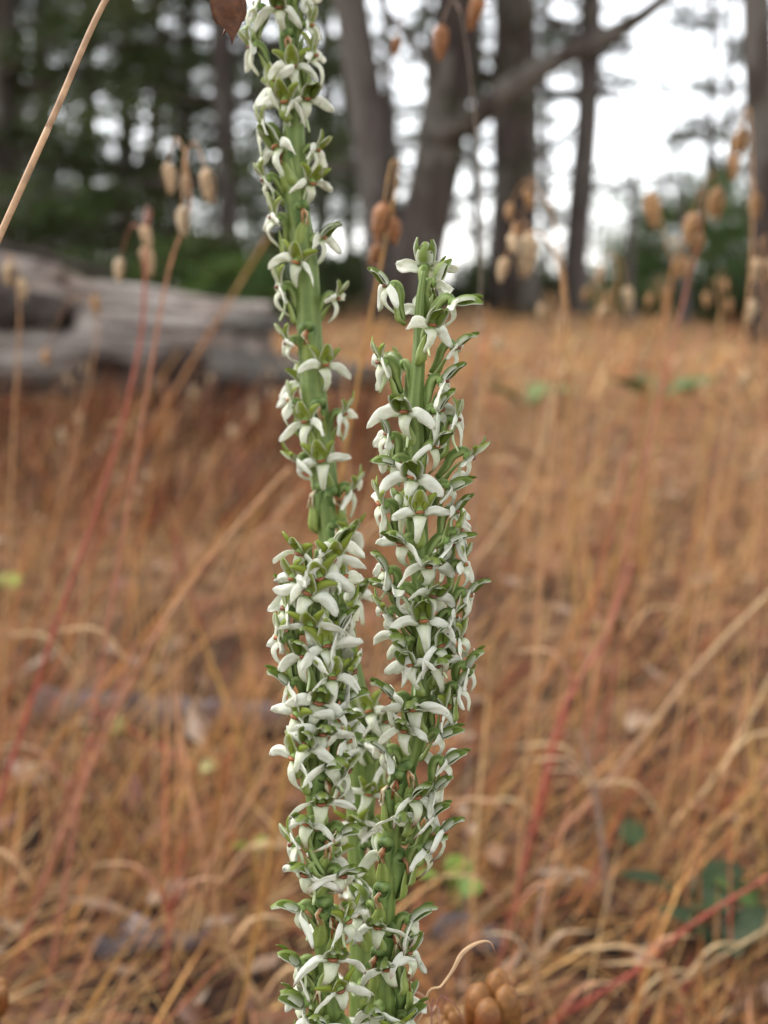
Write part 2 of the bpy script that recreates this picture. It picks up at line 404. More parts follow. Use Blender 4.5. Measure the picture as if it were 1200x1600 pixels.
# ------------------------------------------------------------------ fallen log
def lerp3(a, b, t): return tuple(a[i] + (b[i] - a[i]) * t for i in range(3))
def rough_tube(mb, pts, rad, k, amp, seed, n=40, groove=.07, flat=1.0, pits=()):
    P = catmull(pts, n); b0 = len(mb.v)
    for i, p in enumerate(P):
        u = i / (n - 1); T = (P[min(i + 1, n - 1)] - P[max(i - 1, 0)]).normalized(); S = T.cross(Vector((0, 0, 1))).normalized(); U = S.cross(T); r = rad(u)
        for j in range(k):
            a = 2 * math.pi * j / k; d = S * math.cos(a) + U * math.sin(a) * flat
            g = groove * (abs(noise.noise(Vector((j * .9, u * .8, seed)))) * 2 - .5)
            rv = 1 + g + amp * noise.noise(Vector((math.cos(a) * 1.4, math.sin(a) * 1.4 + seed, u * 6))); rot = 0  # rot: weight of the shade painted into cracks and hollows
            if pits:                                   # long weather cracks and hollows, their shade painted in dark
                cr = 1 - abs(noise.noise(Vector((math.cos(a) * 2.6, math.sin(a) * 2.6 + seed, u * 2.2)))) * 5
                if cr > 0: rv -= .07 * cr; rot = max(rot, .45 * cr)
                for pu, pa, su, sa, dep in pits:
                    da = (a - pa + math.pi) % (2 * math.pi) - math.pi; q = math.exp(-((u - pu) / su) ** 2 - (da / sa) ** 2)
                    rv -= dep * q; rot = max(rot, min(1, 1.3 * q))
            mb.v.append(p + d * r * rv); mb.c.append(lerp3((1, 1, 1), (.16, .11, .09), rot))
    for i in range(n - 1):
        for j in range(k):
            a, b = b0 + i * k + j, b0 + i * k + (j + 1) % k; mb.f.append((a, b, b + k, a + k))
    for e, rv in ((0, True), (n - 1, False)):          # ragged hollow end
        ring = [b0 + e * k + j for j in range(k)]; c = sum((mb.v[i] for i in ring), Vector()) / k
        inn = len(mb.v)
        s = .1 if not rv else -.1
        for i in ring: mb.v.append(c.lerp(mb.v[i], .62) - (P[-1] - P[-2]).normalized() * s * random.uniform(.6, 1.5)); mb.c.append((1, 1, 1))
        for j in range(k):
            q = (ring[j], ring[(j + 1) % k], inn + (j + 1) % k, inn + j); mb.f.append(q[::-1] if rv else q)
        mb.f.append(tuple(inn + j for j in range(k)) if not rv else tuple(inn + j for j in reversed(range(k))))
random.seed(5)
LOGY = 2.75
def lp(px, py, dy=0): return at_y(px, py, LOGY + dy)
LB = lp(220, 560); LB.z = gh(LB.x, LB.y)
log = empty('fallen_log', LB, 'weathered silver grey fallen log with a broken upturned end, lying in the dry grass', 'log')
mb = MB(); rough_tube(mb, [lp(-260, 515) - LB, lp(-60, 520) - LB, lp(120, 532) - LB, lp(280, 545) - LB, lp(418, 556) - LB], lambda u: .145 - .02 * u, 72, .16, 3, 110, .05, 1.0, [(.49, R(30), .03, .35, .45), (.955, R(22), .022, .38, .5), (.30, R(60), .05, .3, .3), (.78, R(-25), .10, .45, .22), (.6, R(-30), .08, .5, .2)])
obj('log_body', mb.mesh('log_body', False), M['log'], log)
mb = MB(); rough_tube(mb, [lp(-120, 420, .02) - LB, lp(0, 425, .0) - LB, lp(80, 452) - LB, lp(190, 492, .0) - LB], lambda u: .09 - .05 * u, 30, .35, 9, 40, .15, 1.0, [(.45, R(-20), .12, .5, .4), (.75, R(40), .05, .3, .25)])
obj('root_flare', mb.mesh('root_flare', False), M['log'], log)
for i, (a, b, r, s) in enumerate([((96, 446), (415, 482), .017, 1), ((150, 470), (400, 500), .013, 2)]):
    mb = MB(); p, q = lp(*a, -.105 + .0 * i) - LB, lp(*b, -.105) - LB
    p.y = -.06 - .022 * i; q.y = -.06 - .022 * i
    rough_tube(mb, [p, p.lerp(q, .35) + Vector((0, 0, .006)), p.lerp(q, .7) - Vector((0, 0, .004)), q], lambda u, r=r: r * (1 - .5 * abs(u - .4)), 8, .3, s, 22, .25)
    obj('wood_splinter', mb.mesh('wood_splinter', False), M['log'], log)
mb = MB(); rough_tube(mb, [lp(330, 572, -.1) - LB, lp(450, 585, -.1) - LB, lp(600, 600, -.1) - LB], lambda u: .05 - .02 * u, 12, .2, 6, 20, .2)
obj('broken_branch', mb.mesh('broken_branch', False), M['bark'], log)
mb = MB(); mb.tube(catmull([lp(-10, 384, -.12) - LB, lp(60, 398, -.12) - LB, lp(120, 415, -.11) - LB, lp(175, 430, -.1) - LB], 14), lambda u: .013 * (1 - .4 * u), 7, (1, 1, 1), wob=.3)
obj('dark_branch', mb.mesh('dark_branch'), M['bark'], log)
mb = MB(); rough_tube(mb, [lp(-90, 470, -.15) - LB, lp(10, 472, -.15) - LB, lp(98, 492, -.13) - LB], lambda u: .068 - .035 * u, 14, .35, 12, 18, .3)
obj('root_hollow_shade', mb.mesh('root_hollow_shade', False), M['bark'], log)  # added dark lump standing in for the shade of the root hollow
mb = MB(); rough_tube(mb, [lp(372, 505, -.13) - LB, lp(395, 507, -.15) - LB, lp(412, 508, -.15) - LB], lambda u: .026, 10, .3, 14, 10, .3)
obj('hole_shade', mb.mesh('hole_shade', False), M['bark'], log)  # dark bark plug painted in place of the shade in the hole

# ------------------------------------------------------------------ dry grass (uncountable) and litter
PALETTE = np.array([(.43, .245, .10), (.37, .19, .075), (.46, .30, .14), (.33, .135, .06), (.36, .145, .09), (.50, .37, .22), (.13, .065, .035), (.40, .22, .14), (.33, .22, .085), (.29, .07, .05)])
PW = np.array([.16, .13, .14, .09, .09, .16, .09, .10, .03, .02])
def ghv(x, y): return np.array([gh(a, b) for a, b in zip(x, y)])
def grass(name, n, y0, y1, hmin, hmax, wmm, lean, label, clear=.40, seed=1, spread=.62, curl=.35, xr=None, tint=(1, 1, 1), patch=14, var=.6):
    np.random.seed(seed)
    y = np.exp(np.random.uniform(math.log(y0), math.log(y1), n)); x = np.random.uniform(-1, 1, n) * (spread * y + .12)
    if xr: x = np.random.uniform(xr[0], xr[1], n)
    # tussocks: thin out where the patch noise is low
    pn = np.array([noise.noise(Vector((a * patch / max(.5, b), math.log(b) * patch, seed * 3.1))) for a, b in zip(x, y)])
    keep = np.random.rand(n) < np.clip(.55 + 1.5 * pn, .12, 1); x, y, pn = x[keep], y[keep], pn[keep]; n = len(x)
    z = ghv(x, y); L = np.random.uniform(hmin, hmax, n) * (.55 + .45 * np.random.rand(n))
    ln = np.clip(np.random.normal(lean, .38, n), .05, 1.5)
    az = np.random.normal(.3, 1.1, n); az = np.where(np.random.rand(n) < .25, np.random.uniform(0, 6.283, n), az)
    dy = np.sin(az); dy = np.where(y < .9, np.abs(dy) * .5, dy); dx = np.cos(az)
    wd = wmm * 1e-3 * (.5 + 1.0 * np.random.rand(n) ** 1.5) * np.clip(y / 1.3, 1, 4)
    K = 5; V = np.empty((n, K, 2, 3)); px, py, pz = x.copy(), y.copy(), z - .008
    ph = np.random.uniform(0, 6.28, n); sx, sy = -np.sin(ph), np.cos(ph)
    for k in range(K):
        u = k / (K - 1); ww = wd * (1 - u) ** .6 * .5 + 1e-5
        V[:, k, 0] = np.stack([px - sx * ww, py - sy * ww, pz], 1); V[:, k, 1] = np.stack([px + sx * ww, py + sy * ww, pz + ww * .3], 1)
        a = ln + curl * u * (1 + .6 * np.random.randn(n)); s = L / (K - 1)
        px = px + dx * np.sin(a) * s; py = py + dy * np.sin(a) * s; pz = np.maximum(pz + np.cos(a) * s, z + .002 + .006 * np.random.rand(n))
    keep = (V[:, :, :, 1].min(axis=(1, 2)) > clear)
    V = V[keep]; m = len(V); pn = pn[keep]; x = x[keep]; y = y[keep]
    # neighbouring stems of one tussock share a tint
    hue = np.array([noise.noise(Vector((a * 9 / max(.6, b), math.log(b) * 9, 50 + seed))) for a, b in zip(x, y)])
    ci = np.random.choice(len(PALETTE), m, p=PW / PW.sum()); alt = (np.floor((hue + 1) * 11).astype(int)) % len(PALETTE)
    ci = np.where(np.random.rand(m) < .42, alt, ci)
    col = PALETTE[ci] * (1 - var / 2 + var * np.random.rand(m, 1)) * np.array(tint) * np.array((.98, .91, .75))
    base = (np.arange(m) * K * 2)[:, None, None] + (np.arange(K - 1) * 2)[None, :, None] + np.array([0, 1, 3, 2])[None, None, :]
    o = obj(name, np_mesh(name, V.reshape(-1, 3), base.reshape(-1, 4), np.repeat(col, K * 2, axis=0)), M['grass'])
    tag(o, label, 'grass', kind='stuff')
grass('dry_grass', 20000, 1.1, 13, .06, .20, 1.7, .85, 'tangled dry orange brown grass covering the meadow', 1.0, 1, var=.9)
grass('far_tussocks', 3600, 2.8, 13, .10, .28, 5.0, .75, 'coarse dry tussocks further out in the meadow', 2.6, 8, patch=20, var=1.5)
grass('log_side_brush', 5000, 2.30, 2.64, .06, .22, 5.0, .6, 'dead brown grass grown up against the side of the log', 2.2, 9, xr=(-1.4, .1), tint=(.45, .35, .32), patch=9, var=1.4)
grass('near_dry_grass', 5200, .5, 1.6, .07, .22, 1.9, .75, 'loose dry grass stems tangled over the dark soil near the flowers', .46, 7, patch=7, var=1.1, curl=.12)
grass('dry_grass_thatch', 15000, .36, 4, .06, .17, 2.0, 1.15, 'flattened dead grass thatch lying on the soil', .35, 2, curl=.15, patch=8, var=1.1)
grass('tall_dry_grass', 2600, .8, 12, .12, .30, 1.5, .9, 'taller straw coloured grass stems standing above the meadow', .7, 3, var=1.0)
grass('leaning_dry_grass', 1500, .5, 2.5, .12, .30, 2.7, .8, 'long dry pinkish stems leaning over the thatch', .48, 5, patch=5, var=1.0, curl=.1)
grass('dark_dead_brush', 6500, 1.45, 2.70, .06, .20, 6.5, .7, 'dark reddish dead brush matted along the front of the log', 1.3, 6, xr=(-1.3, .02), tint=(.42, .33, .33), patch=7, var=1.7)

def litter():
    random.seed(9); mb = MB()
    for i in range(700):
        y = math.exp(random.uniform(math.log(.36), math.log(3.5))); x = random.uniform(-1, 1) * (.6 * y + .1)
        c = Vector((x, y, gh(x, y) + random.uniform(.002, .02))); a = random.random() * 6.28; L = random.uniform(.006, .022)
        d = Vector((math.cos(a), math.sin(a), random.uniform(-.3, .5))) * L; s = Vector((-math.sin(a), math.cos(a), random.uniform(-.4, .4))) * L * random.uniform(.2, .45)
        col = random.choice([(.32, .22, .15), (.28, .16, .09), (.12, .055, .03), (.36, .27, .20), (.20, .09, .045), (.24, .11, .08)]); b = len(mb.v)
        up = Vector((0, 0, L * random.uniform(.1, .4)))
        mb.v += [c - d, c - d * .2 + s, c + d, c - d * .2 - s, c + up]; mb.c += [col] * 5
        mb.f += [(b, b + 3, b + 4), (b + 3, b + 2, b + 4), (b + 2, b + 1, b + 4), (b + 1, b, b + 4)]
    tag(obj('leaf_litter', mb.mesh('leaf_litter'), M['husk']), 'scattered bits of dead leaf and husk on the soil', 'litter', kind='stuff')
litter()

# ------------------------------------------------------------------ single stems one can pick out
def stem(name, pts, w, cols, label, cat='grass stem', base_px=None, tip_dy=0.0, group=None):
    """pts: pixels from foot to tip; foot stands on the ground, the stem rises in the plane of its foot"""
    f = hit(*pts[0]); f.z = gh(f.x, f.y); root_z = -.01
    P = [Vector((0, 0, root_z))] + [at_y(x, y, f.y + tip_dy * (i + 1) / (len(pts) - 1)) - f for i, (x, y) in enumerate(pts[1:])]
    for i in range(1, len(P)): P[i] = P[i] + Vector((random.gauss(0, 1), random.gauss(0, 1), random.gauss(0, .5))) * w * .8
    kn = [random.uniform(.15, .3), random.uniform(.42, .58), random.uniform(.7, .85)]
    node = lambda u: max(math.exp(-((u - k) / .012) ** 2) for k in kn)
    mb = MB(); mb.tube(catmull(P, 16 * len(P)), lambda u: 1.15 * w * (1 - .5 * u) * .5 * (1 + .5 * node(u)) * (1 + .2 * noise.noise(Vector((u * 14, w * 999, 0)))), 6,
        lambda u: lerp(lerp(lerp(cols[0], cols[1], u), STRAWC, .5 * max(0, noise.noise(Vector((u * 9, 3, w * 500))))), (.16, .07, .04), .6 * node(u)))
    for k in kn[:2]:                                  # dried leaf sheath peeling off at a joint
        j = max(1, min(len(P) - 1, int(k * len(P)) )); q = P[j]; sd = random.choice((-1, 1)); L = random.uniform(.03, .06) * (w / .003) ** .5
        mb.blade([q, q + Vector((sd * L * .35, 0, L * .5)), q + Vector((sd * L * .9, .004, L * .45))], (0, 1, .3), lambda u: w * .7 * (1 - u) ** .7 + 1e-5, .3, .0003, lambda u, v: lerp(cols[1], STRAWC, u), 7, 3)
    o = obj(name, mb.mesh(name), M['straw']); o.location = f
    tag(o, label, cat, group); return f, P
RED, PINK, TAN, STRAWC, GREY, OCH = (.36, .075, .05), (.42, .16, .105), (.48, .27, .13), (.52, .38, .21), (.33, .25, .20), (.42, .23, .065)
STEMS = [
 ([(20, 1500), (60, 1390), (145, 1218), (210, 1050), (281, 922), (375, 817), (450, 735)], .0030, PINK, TAN, 'long tan grass stem leaning in an arc over the fallen stick, pink at its foot'),
 ([(95, 1000), (160, 830), (230, 700), (340, 490), (420, 365)], .0036, RED, OCH, 'straight reddish stem crossing in front of the log body'),
 ([(130, 830), (196, 678), (280, 550)], .0034, TAN, OCH, 'short ochre stem leaning in front of the log'),
 ([(60, 1270), (90, 1174), (116, 1054), (130, 985)], .0026, TAN, STRAWC, 'short pale stem rising beside the arching tan stem'),
 ([(335, 1520), (338, 1400), (345, 1250)], .0022, TAN, TAN, 'upright tan stalk beyond the lower left flower spike'),
 ([(440, 1640), (410, 1570), (372, 1487), (350, 1440)], .0026, STRAWC, TAN, 'straw stalk leaning towards the soil beside the lower flowers'),
 ([(800, 1408), (821, 1325), (883, 1137), (904, 1071), (941, 1000), (985, 880)], .0034, RED, PINK, 'bright red grass stem rising steeply right of the flower spike'),
 ([(830, 1370), (867, 1325), (933, 1250), (1017, 1158), (1125, 1025), (1215, 915)], .0034, PINK, STRAWC, 'long pinkish stem leaning away beside the bright red stem'),
 ([(850, 1630), (879, 1600), (992, 1517), (1075, 1450), (1210, 1360)], .0024, RED, RED, 'low red stem slanting over the dark green leaves'),
 ([(950, 1620), (975, 1596), (1075, 1525), (1215, 1428)], .0020, STRAWC, STRAWC, 'low straw stem slanting just below the red one'),
 ([(1010, 1400), (1054, 1300), (1117, 1217), (1171, 1125), (1215, 1040)], .0028, TAN, STRAWC, 'straw stem leaning above the dark green leaves'),
 ([(958, 1440), (937, 1250), (900, 1146)], .0026, GREY, GREY, 'greyish dead stalk tilted against the lean of the others'),
 ([(700, 960), (737, 890), (825, 753), (867, 620), (908, 520)], .0050, TAN, STRAWC, 'long pale straw stem arching across the open meadow'),
 ([(1000, 900), (1005, 760), (1030, 600), (1050, 440), (1060, 400)], .0040, OCH, PINK, 'thin upright ochre stem in the open meadow below the shrub'),
 ([(930, 1180), (970, 1010), (1010, 900)], .0026, RED, TAN, 'short reddish stem in the open meadow'),
 ([(760, 1560), (790, 1440), (830, 1300), (850, 1210)], .0020, PINK, RED, 'slim dark pink stem behind the rattling husk'),
 ([(1120, 1640), (1090, 1580), (1040, 1500)], .0032, OCH, TAN, 'bent ochre stalk under the dark green leaves'),
 ([(330, 1000), (390, 870), (470, 760)], .0036, TAN, TAN, 'broad tan stem leaning towards the tall spike'),
 ([(60, 1340), (120, 1230), (180, 1090), (200, 1010)], .0024, RED, PINK, 'thin red stem next to the foot of the arching tan stem'),
 ([(640, 900), (700, 760), (740, 640), (760, 560)], .0042, STRAWC, OCH, 'tan stem behind the upper part of the right flower spike'),
 ([(250, 1560), (262, 1420), (290, 1300)], .0022, PINK, RED, 'upright pink stalk standing in the dark gap of the thatch'),
 ([(820, 1150), (760, 1080), (730, 1000)], .0032, TAN, TAN, 'tan stalk leaning backwards beside the right flower spike'),
 ([(850, 1610), (842, 1500), (850, 1390)], .0020, TAN, GREY, 'short greyish stalk behind the rattling husk'),
 ([(620, 1000), (560, 850), (540, 700), (535, 560)], .0040, OCH, TAN, 'ochre stem between the two tallest flower spikes'),
]
for pts, wd, a, b, lab in STEMS: stem('grass_stem', pts, wd, (a, b), lab, group='single grass stems in the meadow')

# ------------------------------------------------------------------ quaking grass
def spikelet_mesh(seed, base, tipc, L=.017, W=.0052, n=6, lf=.36, wf=.62):
    random.seed(seed); mb = MB()
    mb.tube([(0, 0, 0), (0, 0, -L * .5), (0, 0, -L * .88)], lambda u: W * (.25 + .38 * math.sin(math.pi * min(1, u * .9 + .1))), 7, base)
    for i in range(n):
        t = i / (n - 1); z = -L * (.04 + .70 * t); ww = W * (.98 - .42 * abs(t - .35) ** 1.2 - .25 * t)
        for s in (-1, 1):
            for f in (-1, 1):
                ll = L * lf * random.uniform(.9, 1.15); a = random.uniform(-.15, .15)
                p0 = Vector((s * ww * .12, f * ww * .35, z)); p1 = Vector((s * ww * .62, f * ww * .55, z - ll * .35)); p2 = Vector((s * ww * .92, f * ww * (.32 + a), z - ll * .8)); p3 = Vector((s * ww * .93, f * ww * .1, z - ll * 1.1))
                k = random.uniform(.8, 1.15); bc = tuple(c * k for c in base); tc = tuple(c * k for c in tipc)
                mb.blade([p0, p1, p2, p3], (-f * .3 * s, f * 1.0, 0.25) if False else (s * .35, -f * .9, .1), lambda u: ww * wf * math.sin(math.pi * (.22 + .74 * u)) ** .7, .35 * s * f, .00025, lambda u, v: lerp(bc, tc, max(u ** 2, abs(v) ** 3)), 6, 5)
    return mb.mesh('spikelet')
BEIGE, BROWN, ORANGE = (.44, .29, .15), (.33, .17, .065), (.36, .125, .035)
SPK = {'beige': [spikelet_mesh(1, BEIGE, (.54, .40, .25)), spikelet_mesh(2, (.47, .33, .19), (.56, .44, .29))],
       'brown': [spikelet_mesh(3, BROWN, (.42, .25, .11)), spikelet_mesh(4, (.36, .185, .075), (.44, .26, .12))],
       'orange': [spikelet_mesh(5, (.27, .105, .035), (.38, .18, .07)), spikelet_mesh(6, (.24, .09, .03), (.36, .17, .07))]}
for l in SPK.values():
    for me in l: me.materials.append(M['husk'])
def quaking(culm, heads, depth, colour, label, col=(TAN, TAN), w=.0017):
    """culm: pixels tip -> down; heads: (px, py, height_px, tilt degrees) of each hanging spikelet"""
    P = [at_y(x, y, depth) for x, y in culm]
    last = P[-1]; d = (P[-1] - P[-2]).normalized()
    if d.z > -.3: d = Vector((d.x, 0, -.5)).normalized()
    foot = last + d * ((last.z - gh(last.x, last.y)) / -d.z); foot.z = gh(foot.x, foot.y)
    root = empty('quaking_grass', foot, label, 'grass plant', 'quaking grass plants with hanging seed heads')
    pts = [foot - Vector((0, 0, .01))] + P[::-1]; mb = MB()
    mb.tube(catmull([p - foot for p in pts], 8 * len(pts)), lambda u: w * .5 * (1 - .55 * u), 6, lambda u: lerp(col[0], col[1], u))
    obj('culm', mb.mesh('culm'), M['straw'], root); tip = P[0]
    for i, (px, py, hp, tl) in enumerate(heads):
        top = at_y(px, py - hp / 2, depth + random.uniform(-.03, .03)); src = min(P, key=lambda q: (q - top).length + (0 if q.z >= top.z else .03))
        arch = (src + top) / 2 + Vector((0, 0, abs(src.x - top.x) * .35 + .004)); mb = MB()
        mb.tube(catmull([src - foot, arch - foot, top - foot], 10), .00028, 5, col[1])
        obj('pedicel', mb.mesh('pedicel'), M['straw'], root)
        o = obj('spikelet', SPK[colour][i % 2], None, root); o.location = top - foot; s = .76 * hp / FPX * depth / .0165
        o.scale = (s, s, s); o.rotation_euler = (random.uniform(-.25, .25), R(tl), random.random() * 3)
random.seed(17)
quaking([(1172, 170), (1176, 300), (1168, 470), (1120, 760)], [(1160, 226, 50, -8), (1146, 262, 46, 10), (1180, 324, 46, 0)], .58, 'brown', 'quaking grass with a pair of brown spikelets hanging highest, before the dark trunk on the brow')
quaking([(1100, 300), (1092, 380), (1068, 470), (1000, 760)], [(1085, 358, 54, 5), (1096, 384, 40, -20), (1122, 322, 60, -4)], .60, 'brown', 'quaking grass with clustered brown spikelets in front of the rounded shrub', (PINK, PINK))
quaking([(1040, 380), (1050, 430), (1010, 600), (960, 800)], [(1062, 418, 36, 0), (1073, 420, 34, 4), (1016, 332, 62, 6)], .62, 'brown', 'quaking grass carrying two small spikelets side by side under one long one', (RED, OCH))
quaking([(1190, 380), (1196, 450), (1190, 620)], [(1183, 424, 42, 3), (1178, 488, 40, 0), (1202, 424, 40, 8)], .66, 'beige', 'pale quaking grass at the foot of the dark trunk on the brow')
quaking([(960, 400), (962, 460), (930, 700)], [(940, 432, 34, 3), (980, 470, 44, -5), (946, 488, 26, 0)], .72, 'beige', 'small pale quaking grass beside the slim grey trunk')
quaking([(1150, 560), (1160, 640), (1140, 800)], [(1166, 598, 34, 0)], .80, 'beige', 'single pale spikelet nodding over the open meadow')
quaking([(810, 365), (850, 370), (880, 470), (860, 720)], [(790, 424, 44, 12), (828, 402, 76, -14), (800, 386, 40, 40)], .50, 'beige', 'large pale quaking grass heads in front of the thick dark trunk', (TAN, TAN))
quaking([(840, 296), (862, 330), (885, 470), (890, 640)], [(822, 312, 38, 8), (798, 334, 34, 20), (806, 366, 34, -10)], .60, 'brown', 'loose cluster of small tan spikelets above the large pale heads', (OCH, TAN))
quaking([(622, 250), (612, 330), (590, 440), (540, 700)], [(600, 346, 60, 8), (615, 362, 46, -10), (590, 402, 44, 15)], .42, 'orange', 'orange brown quaking grass heads in front of the forked trunk', (OCH, OCH))
quaking([(672, -40), (720, 20), (752, 330), (745, 620)], [(620, 74, 36, 5), (690, 66, 56, -8), (750, 20, 56, -16)], .44, 'orange', 'three orange brown spikelets hung high before the leaning trunk', (GREY, GREY), .0006)
quaking([(290, 240), (296, 330), (262, 430), (215, 700)], [(321, 292, 58, -4), (285, 346, 48, 5), (262, 282, 54, 6), (290, 292, 40, 0)], .46, 'beige', 'quaking grass with four pale spikelets against the dark wood', (PINK, TAN))
quaking([(236, 330), (228, 370), (218, 540), (160, 770), (80, 1000)], [(226, 412, 54, -4), (188, 424, 42, 6), (224, 372, 40, 4)], .50, 'beige', 'red stemmed quaking grass with pale heads standing in front of the log', (RED, PINK), .0026)
quaking([(10, 420), (30, 480), (20, 700)], [(14, 430, 40, 6), (33, 452, 36, -8)], .62, 'beige', 'pale quaking grass beside the upturned end of the log')
quaking([(150, 470), (146, 560), (90, 800)], [(148, 478, 34, 0), (72, 560, 30, 10)], .80, 'brown', 'slim quaking grass with dull brown heads before the log')

quaking([(930, 440), (936, 500), (915, 640)], [(918, 462, 26, 4), (948, 470, 24, -6), (932, 500, 22, 0)], 1.05, 'brown', 'short brown quaking grass standing along the meadow edge beside the slim grey trunk', (TAN, TAN), .003)
quaking([(1030, 440), (1038, 500), (1010, 640)], [(1018, 470, 26, 6), (1046, 462, 28, -6), (1032, 505, 24, 0)], 1.0, 'brown', 'short brown quaking grass along the meadow edge below the rounded shrub', (OCH, TAN), .003)
quaking([(1120, 440), (1126, 500), (1110, 640)], [(1104, 470, 28, 4), (1140, 480, 26, -6), (1122, 520, 24, 0), (1134, 448, 24, 8)], .95, 'brown', 'short four headed quaking grass at the brow of the slope', (OCH, TAN), .003)
quaking([(860, 460), (866, 520), (840, 700)], [(846, 488, 26, 4), (880, 500, 26, -6)], 1.0, 'beige', 'short pale quaking grass at the meadow edge below the thick dark trunk', (TAN, TAN), .003)
quaking([(760, 480), (764, 560), (740, 740)], [(748, 512, 28, 4), (776, 540, 28, -6)], .95, 'beige', 'short pale quaking grass beside the upper part of the right flower spike', (TAN, TAN), .003)
# slim ones scattered over the meadow: one built, the rest copied with their parts
def scattered():
    lab = 'slim quaking grass with two small nodding heads, scattered out in the open meadow'
    proto = empty('quaking_grass', (0, 0, 0), lab, 'grass plant', 'slim quaking grass scattered in the meadow'); kids = []
    mb = MB(); mb.tube(catmull([(0, 0, -.01), (.02, 0, .10), (.055, .005, .19), (.075, .01, .215)], 18), lambda u: .0009 * (1 - .6 * u), 5, lambda u: lerp(PINK, TAN, u)); kids.append(obj('culm', mb.mesh('culm'), M['straw'], proto))
    for i, (sx, sz) in enumerate(((.092, .205), (.062, .185))):
        mb = MB(); a = Vector((.075, .01, .215)) if i == 0 else Vector((.055, .005, .19)); b = Vector((sx, .012, sz))
        mb.tube([a, (a + b) / 2 + Vector((0, 0, .006)), b], .0003, 4, TAN); kids.append(obj('pedicel', mb.mesh('pedicel'), M['straw'], proto))
        o = obj('spikelet', SPK['beige'][i], None, proto); o.location = b; o.scale = (.9,) * 3; o.rotation_euler = (.1, .1 - .3 * i, i); kids.append(o)
    random.seed(31)
    spots = [(720, 660), (770, 690), (850, 640), (905, 700), (960, 620), (1080, 700), (1140, 720), (1040, 800), (1190, 760), (880, 820), (1100, 900), (800, 760), (960, 960), (1180, 990), (60, 760), (130, 830), (250, 780), (340, 800), (380, 720), (40, 900), (300, 900), (200, 960), (400, 930), (1000, 720), (690, 720), (830, 580), (1130, 620), (1010, 575), (900, 600), (740, 600)]
    for i, (px, py) in enumerate(spots):
        p = hit(px, py); p.z = gh(p.x, p.y); r = proto
        if i:
            r = proto.copy(); C.objects.link(r)
            for k in kids:
                c = k.copy(); C.objects.link(c); c.parent = r
        r.location = p; s = random.uniform(.55, 1.0); r.scale = (s, s, s); r.rotation_euler = (0, 0, random.gauss(0, .9))
scattered()

# near seed heads
def pod_mesh(seed, base, tipc, L=.017, W=.0042):
    random.seed(seed); mb = MB()
    for i, (x, y, z0, z1, w) in enumerate([(0, 0, 0, .72, 1.0), (-.42, -.35, .08, .88, .78), (.42, -.3, .05, 1.0, .74), (-.4, .35, .1, .80, .74), (.42, .38, .12, .90, .72), (0, -.62, .02, .62, .66)]):
        c = tuple(q * random.uniform(.75, 1.2) for q in base); pts = [(x * W * .35, y * W * .35, -L * z0), (x * W, y * W, -L * (z0 + (z1 - z0) * .35)), (x * W * 1.05, y * W * 1.05, -L * (z0 + (z1 - z0) * .7)), (x * W * .9, y * W * .9, -L * z1)]
        mb.tube(catmull(pts, 14), lambda u, w=w: W * .76 * w * (.25 + .75 * min(1, u * 3)) * math.sqrt(max(.015, 1 - max(0, (u - .72) / .285) ** 2)), 12, lambda u, c=c: lerp(c, tipc, sm(.55, 1, u)), .06, 4, 1.0)
    return mb.mesh('spikelet')
def near_husk(px, py, d, hp, name, label, colour, tiltx, tilty, stalk_to):
    tip = at(px, py, d); root_p = at(*stalk_to); root_p.z = gh(root_p.x, root_p.y)
    root = empty(name, root_p, label, 'seed head', 'seed heads close to the flowers'); s = hp / FPX * d / .0165
    me = pod_mesh(61 + int(hp), (.17, .062, .013), (.27, .125, .04)); me.materials.append(M['husk']); o = obj('spikelet', me, None, root)
    o.scale = (s,) * 3; o.rotation_euler = (R(tiltx), R(tilty), .4); o.location = tip - root_p
    mb = MB(); mb.tube(catmull([(0, 0, -.008), (tip - root_p) * .5 + Vector((.01, .01, 0)), tip - root_p], 16), .0007, 6, OCH)
    obj('culm', mb.mesh('culm'), M['straw'], root)
near_husk(769, 1672, .265, 150, 'quaking_grass_head', 'glossy brown two tipped seed head standing at the foot of the right spike', 'brown', 172, 4, (790, 2500, .29))
near_husk(722, 1640, .262, 70, 'quaking_grass_head', 'small dark reddish seed head beside the glossy brown one', 'orange', 165, -20, (735, 2500, .29))
near_husk(-6, 1600, .30, 70, 'quaking_grass_head', 'rusty brown seed head beside the thatch at the edge of the meadow', 'orange', 175, 6, (-30, 2400, .33))

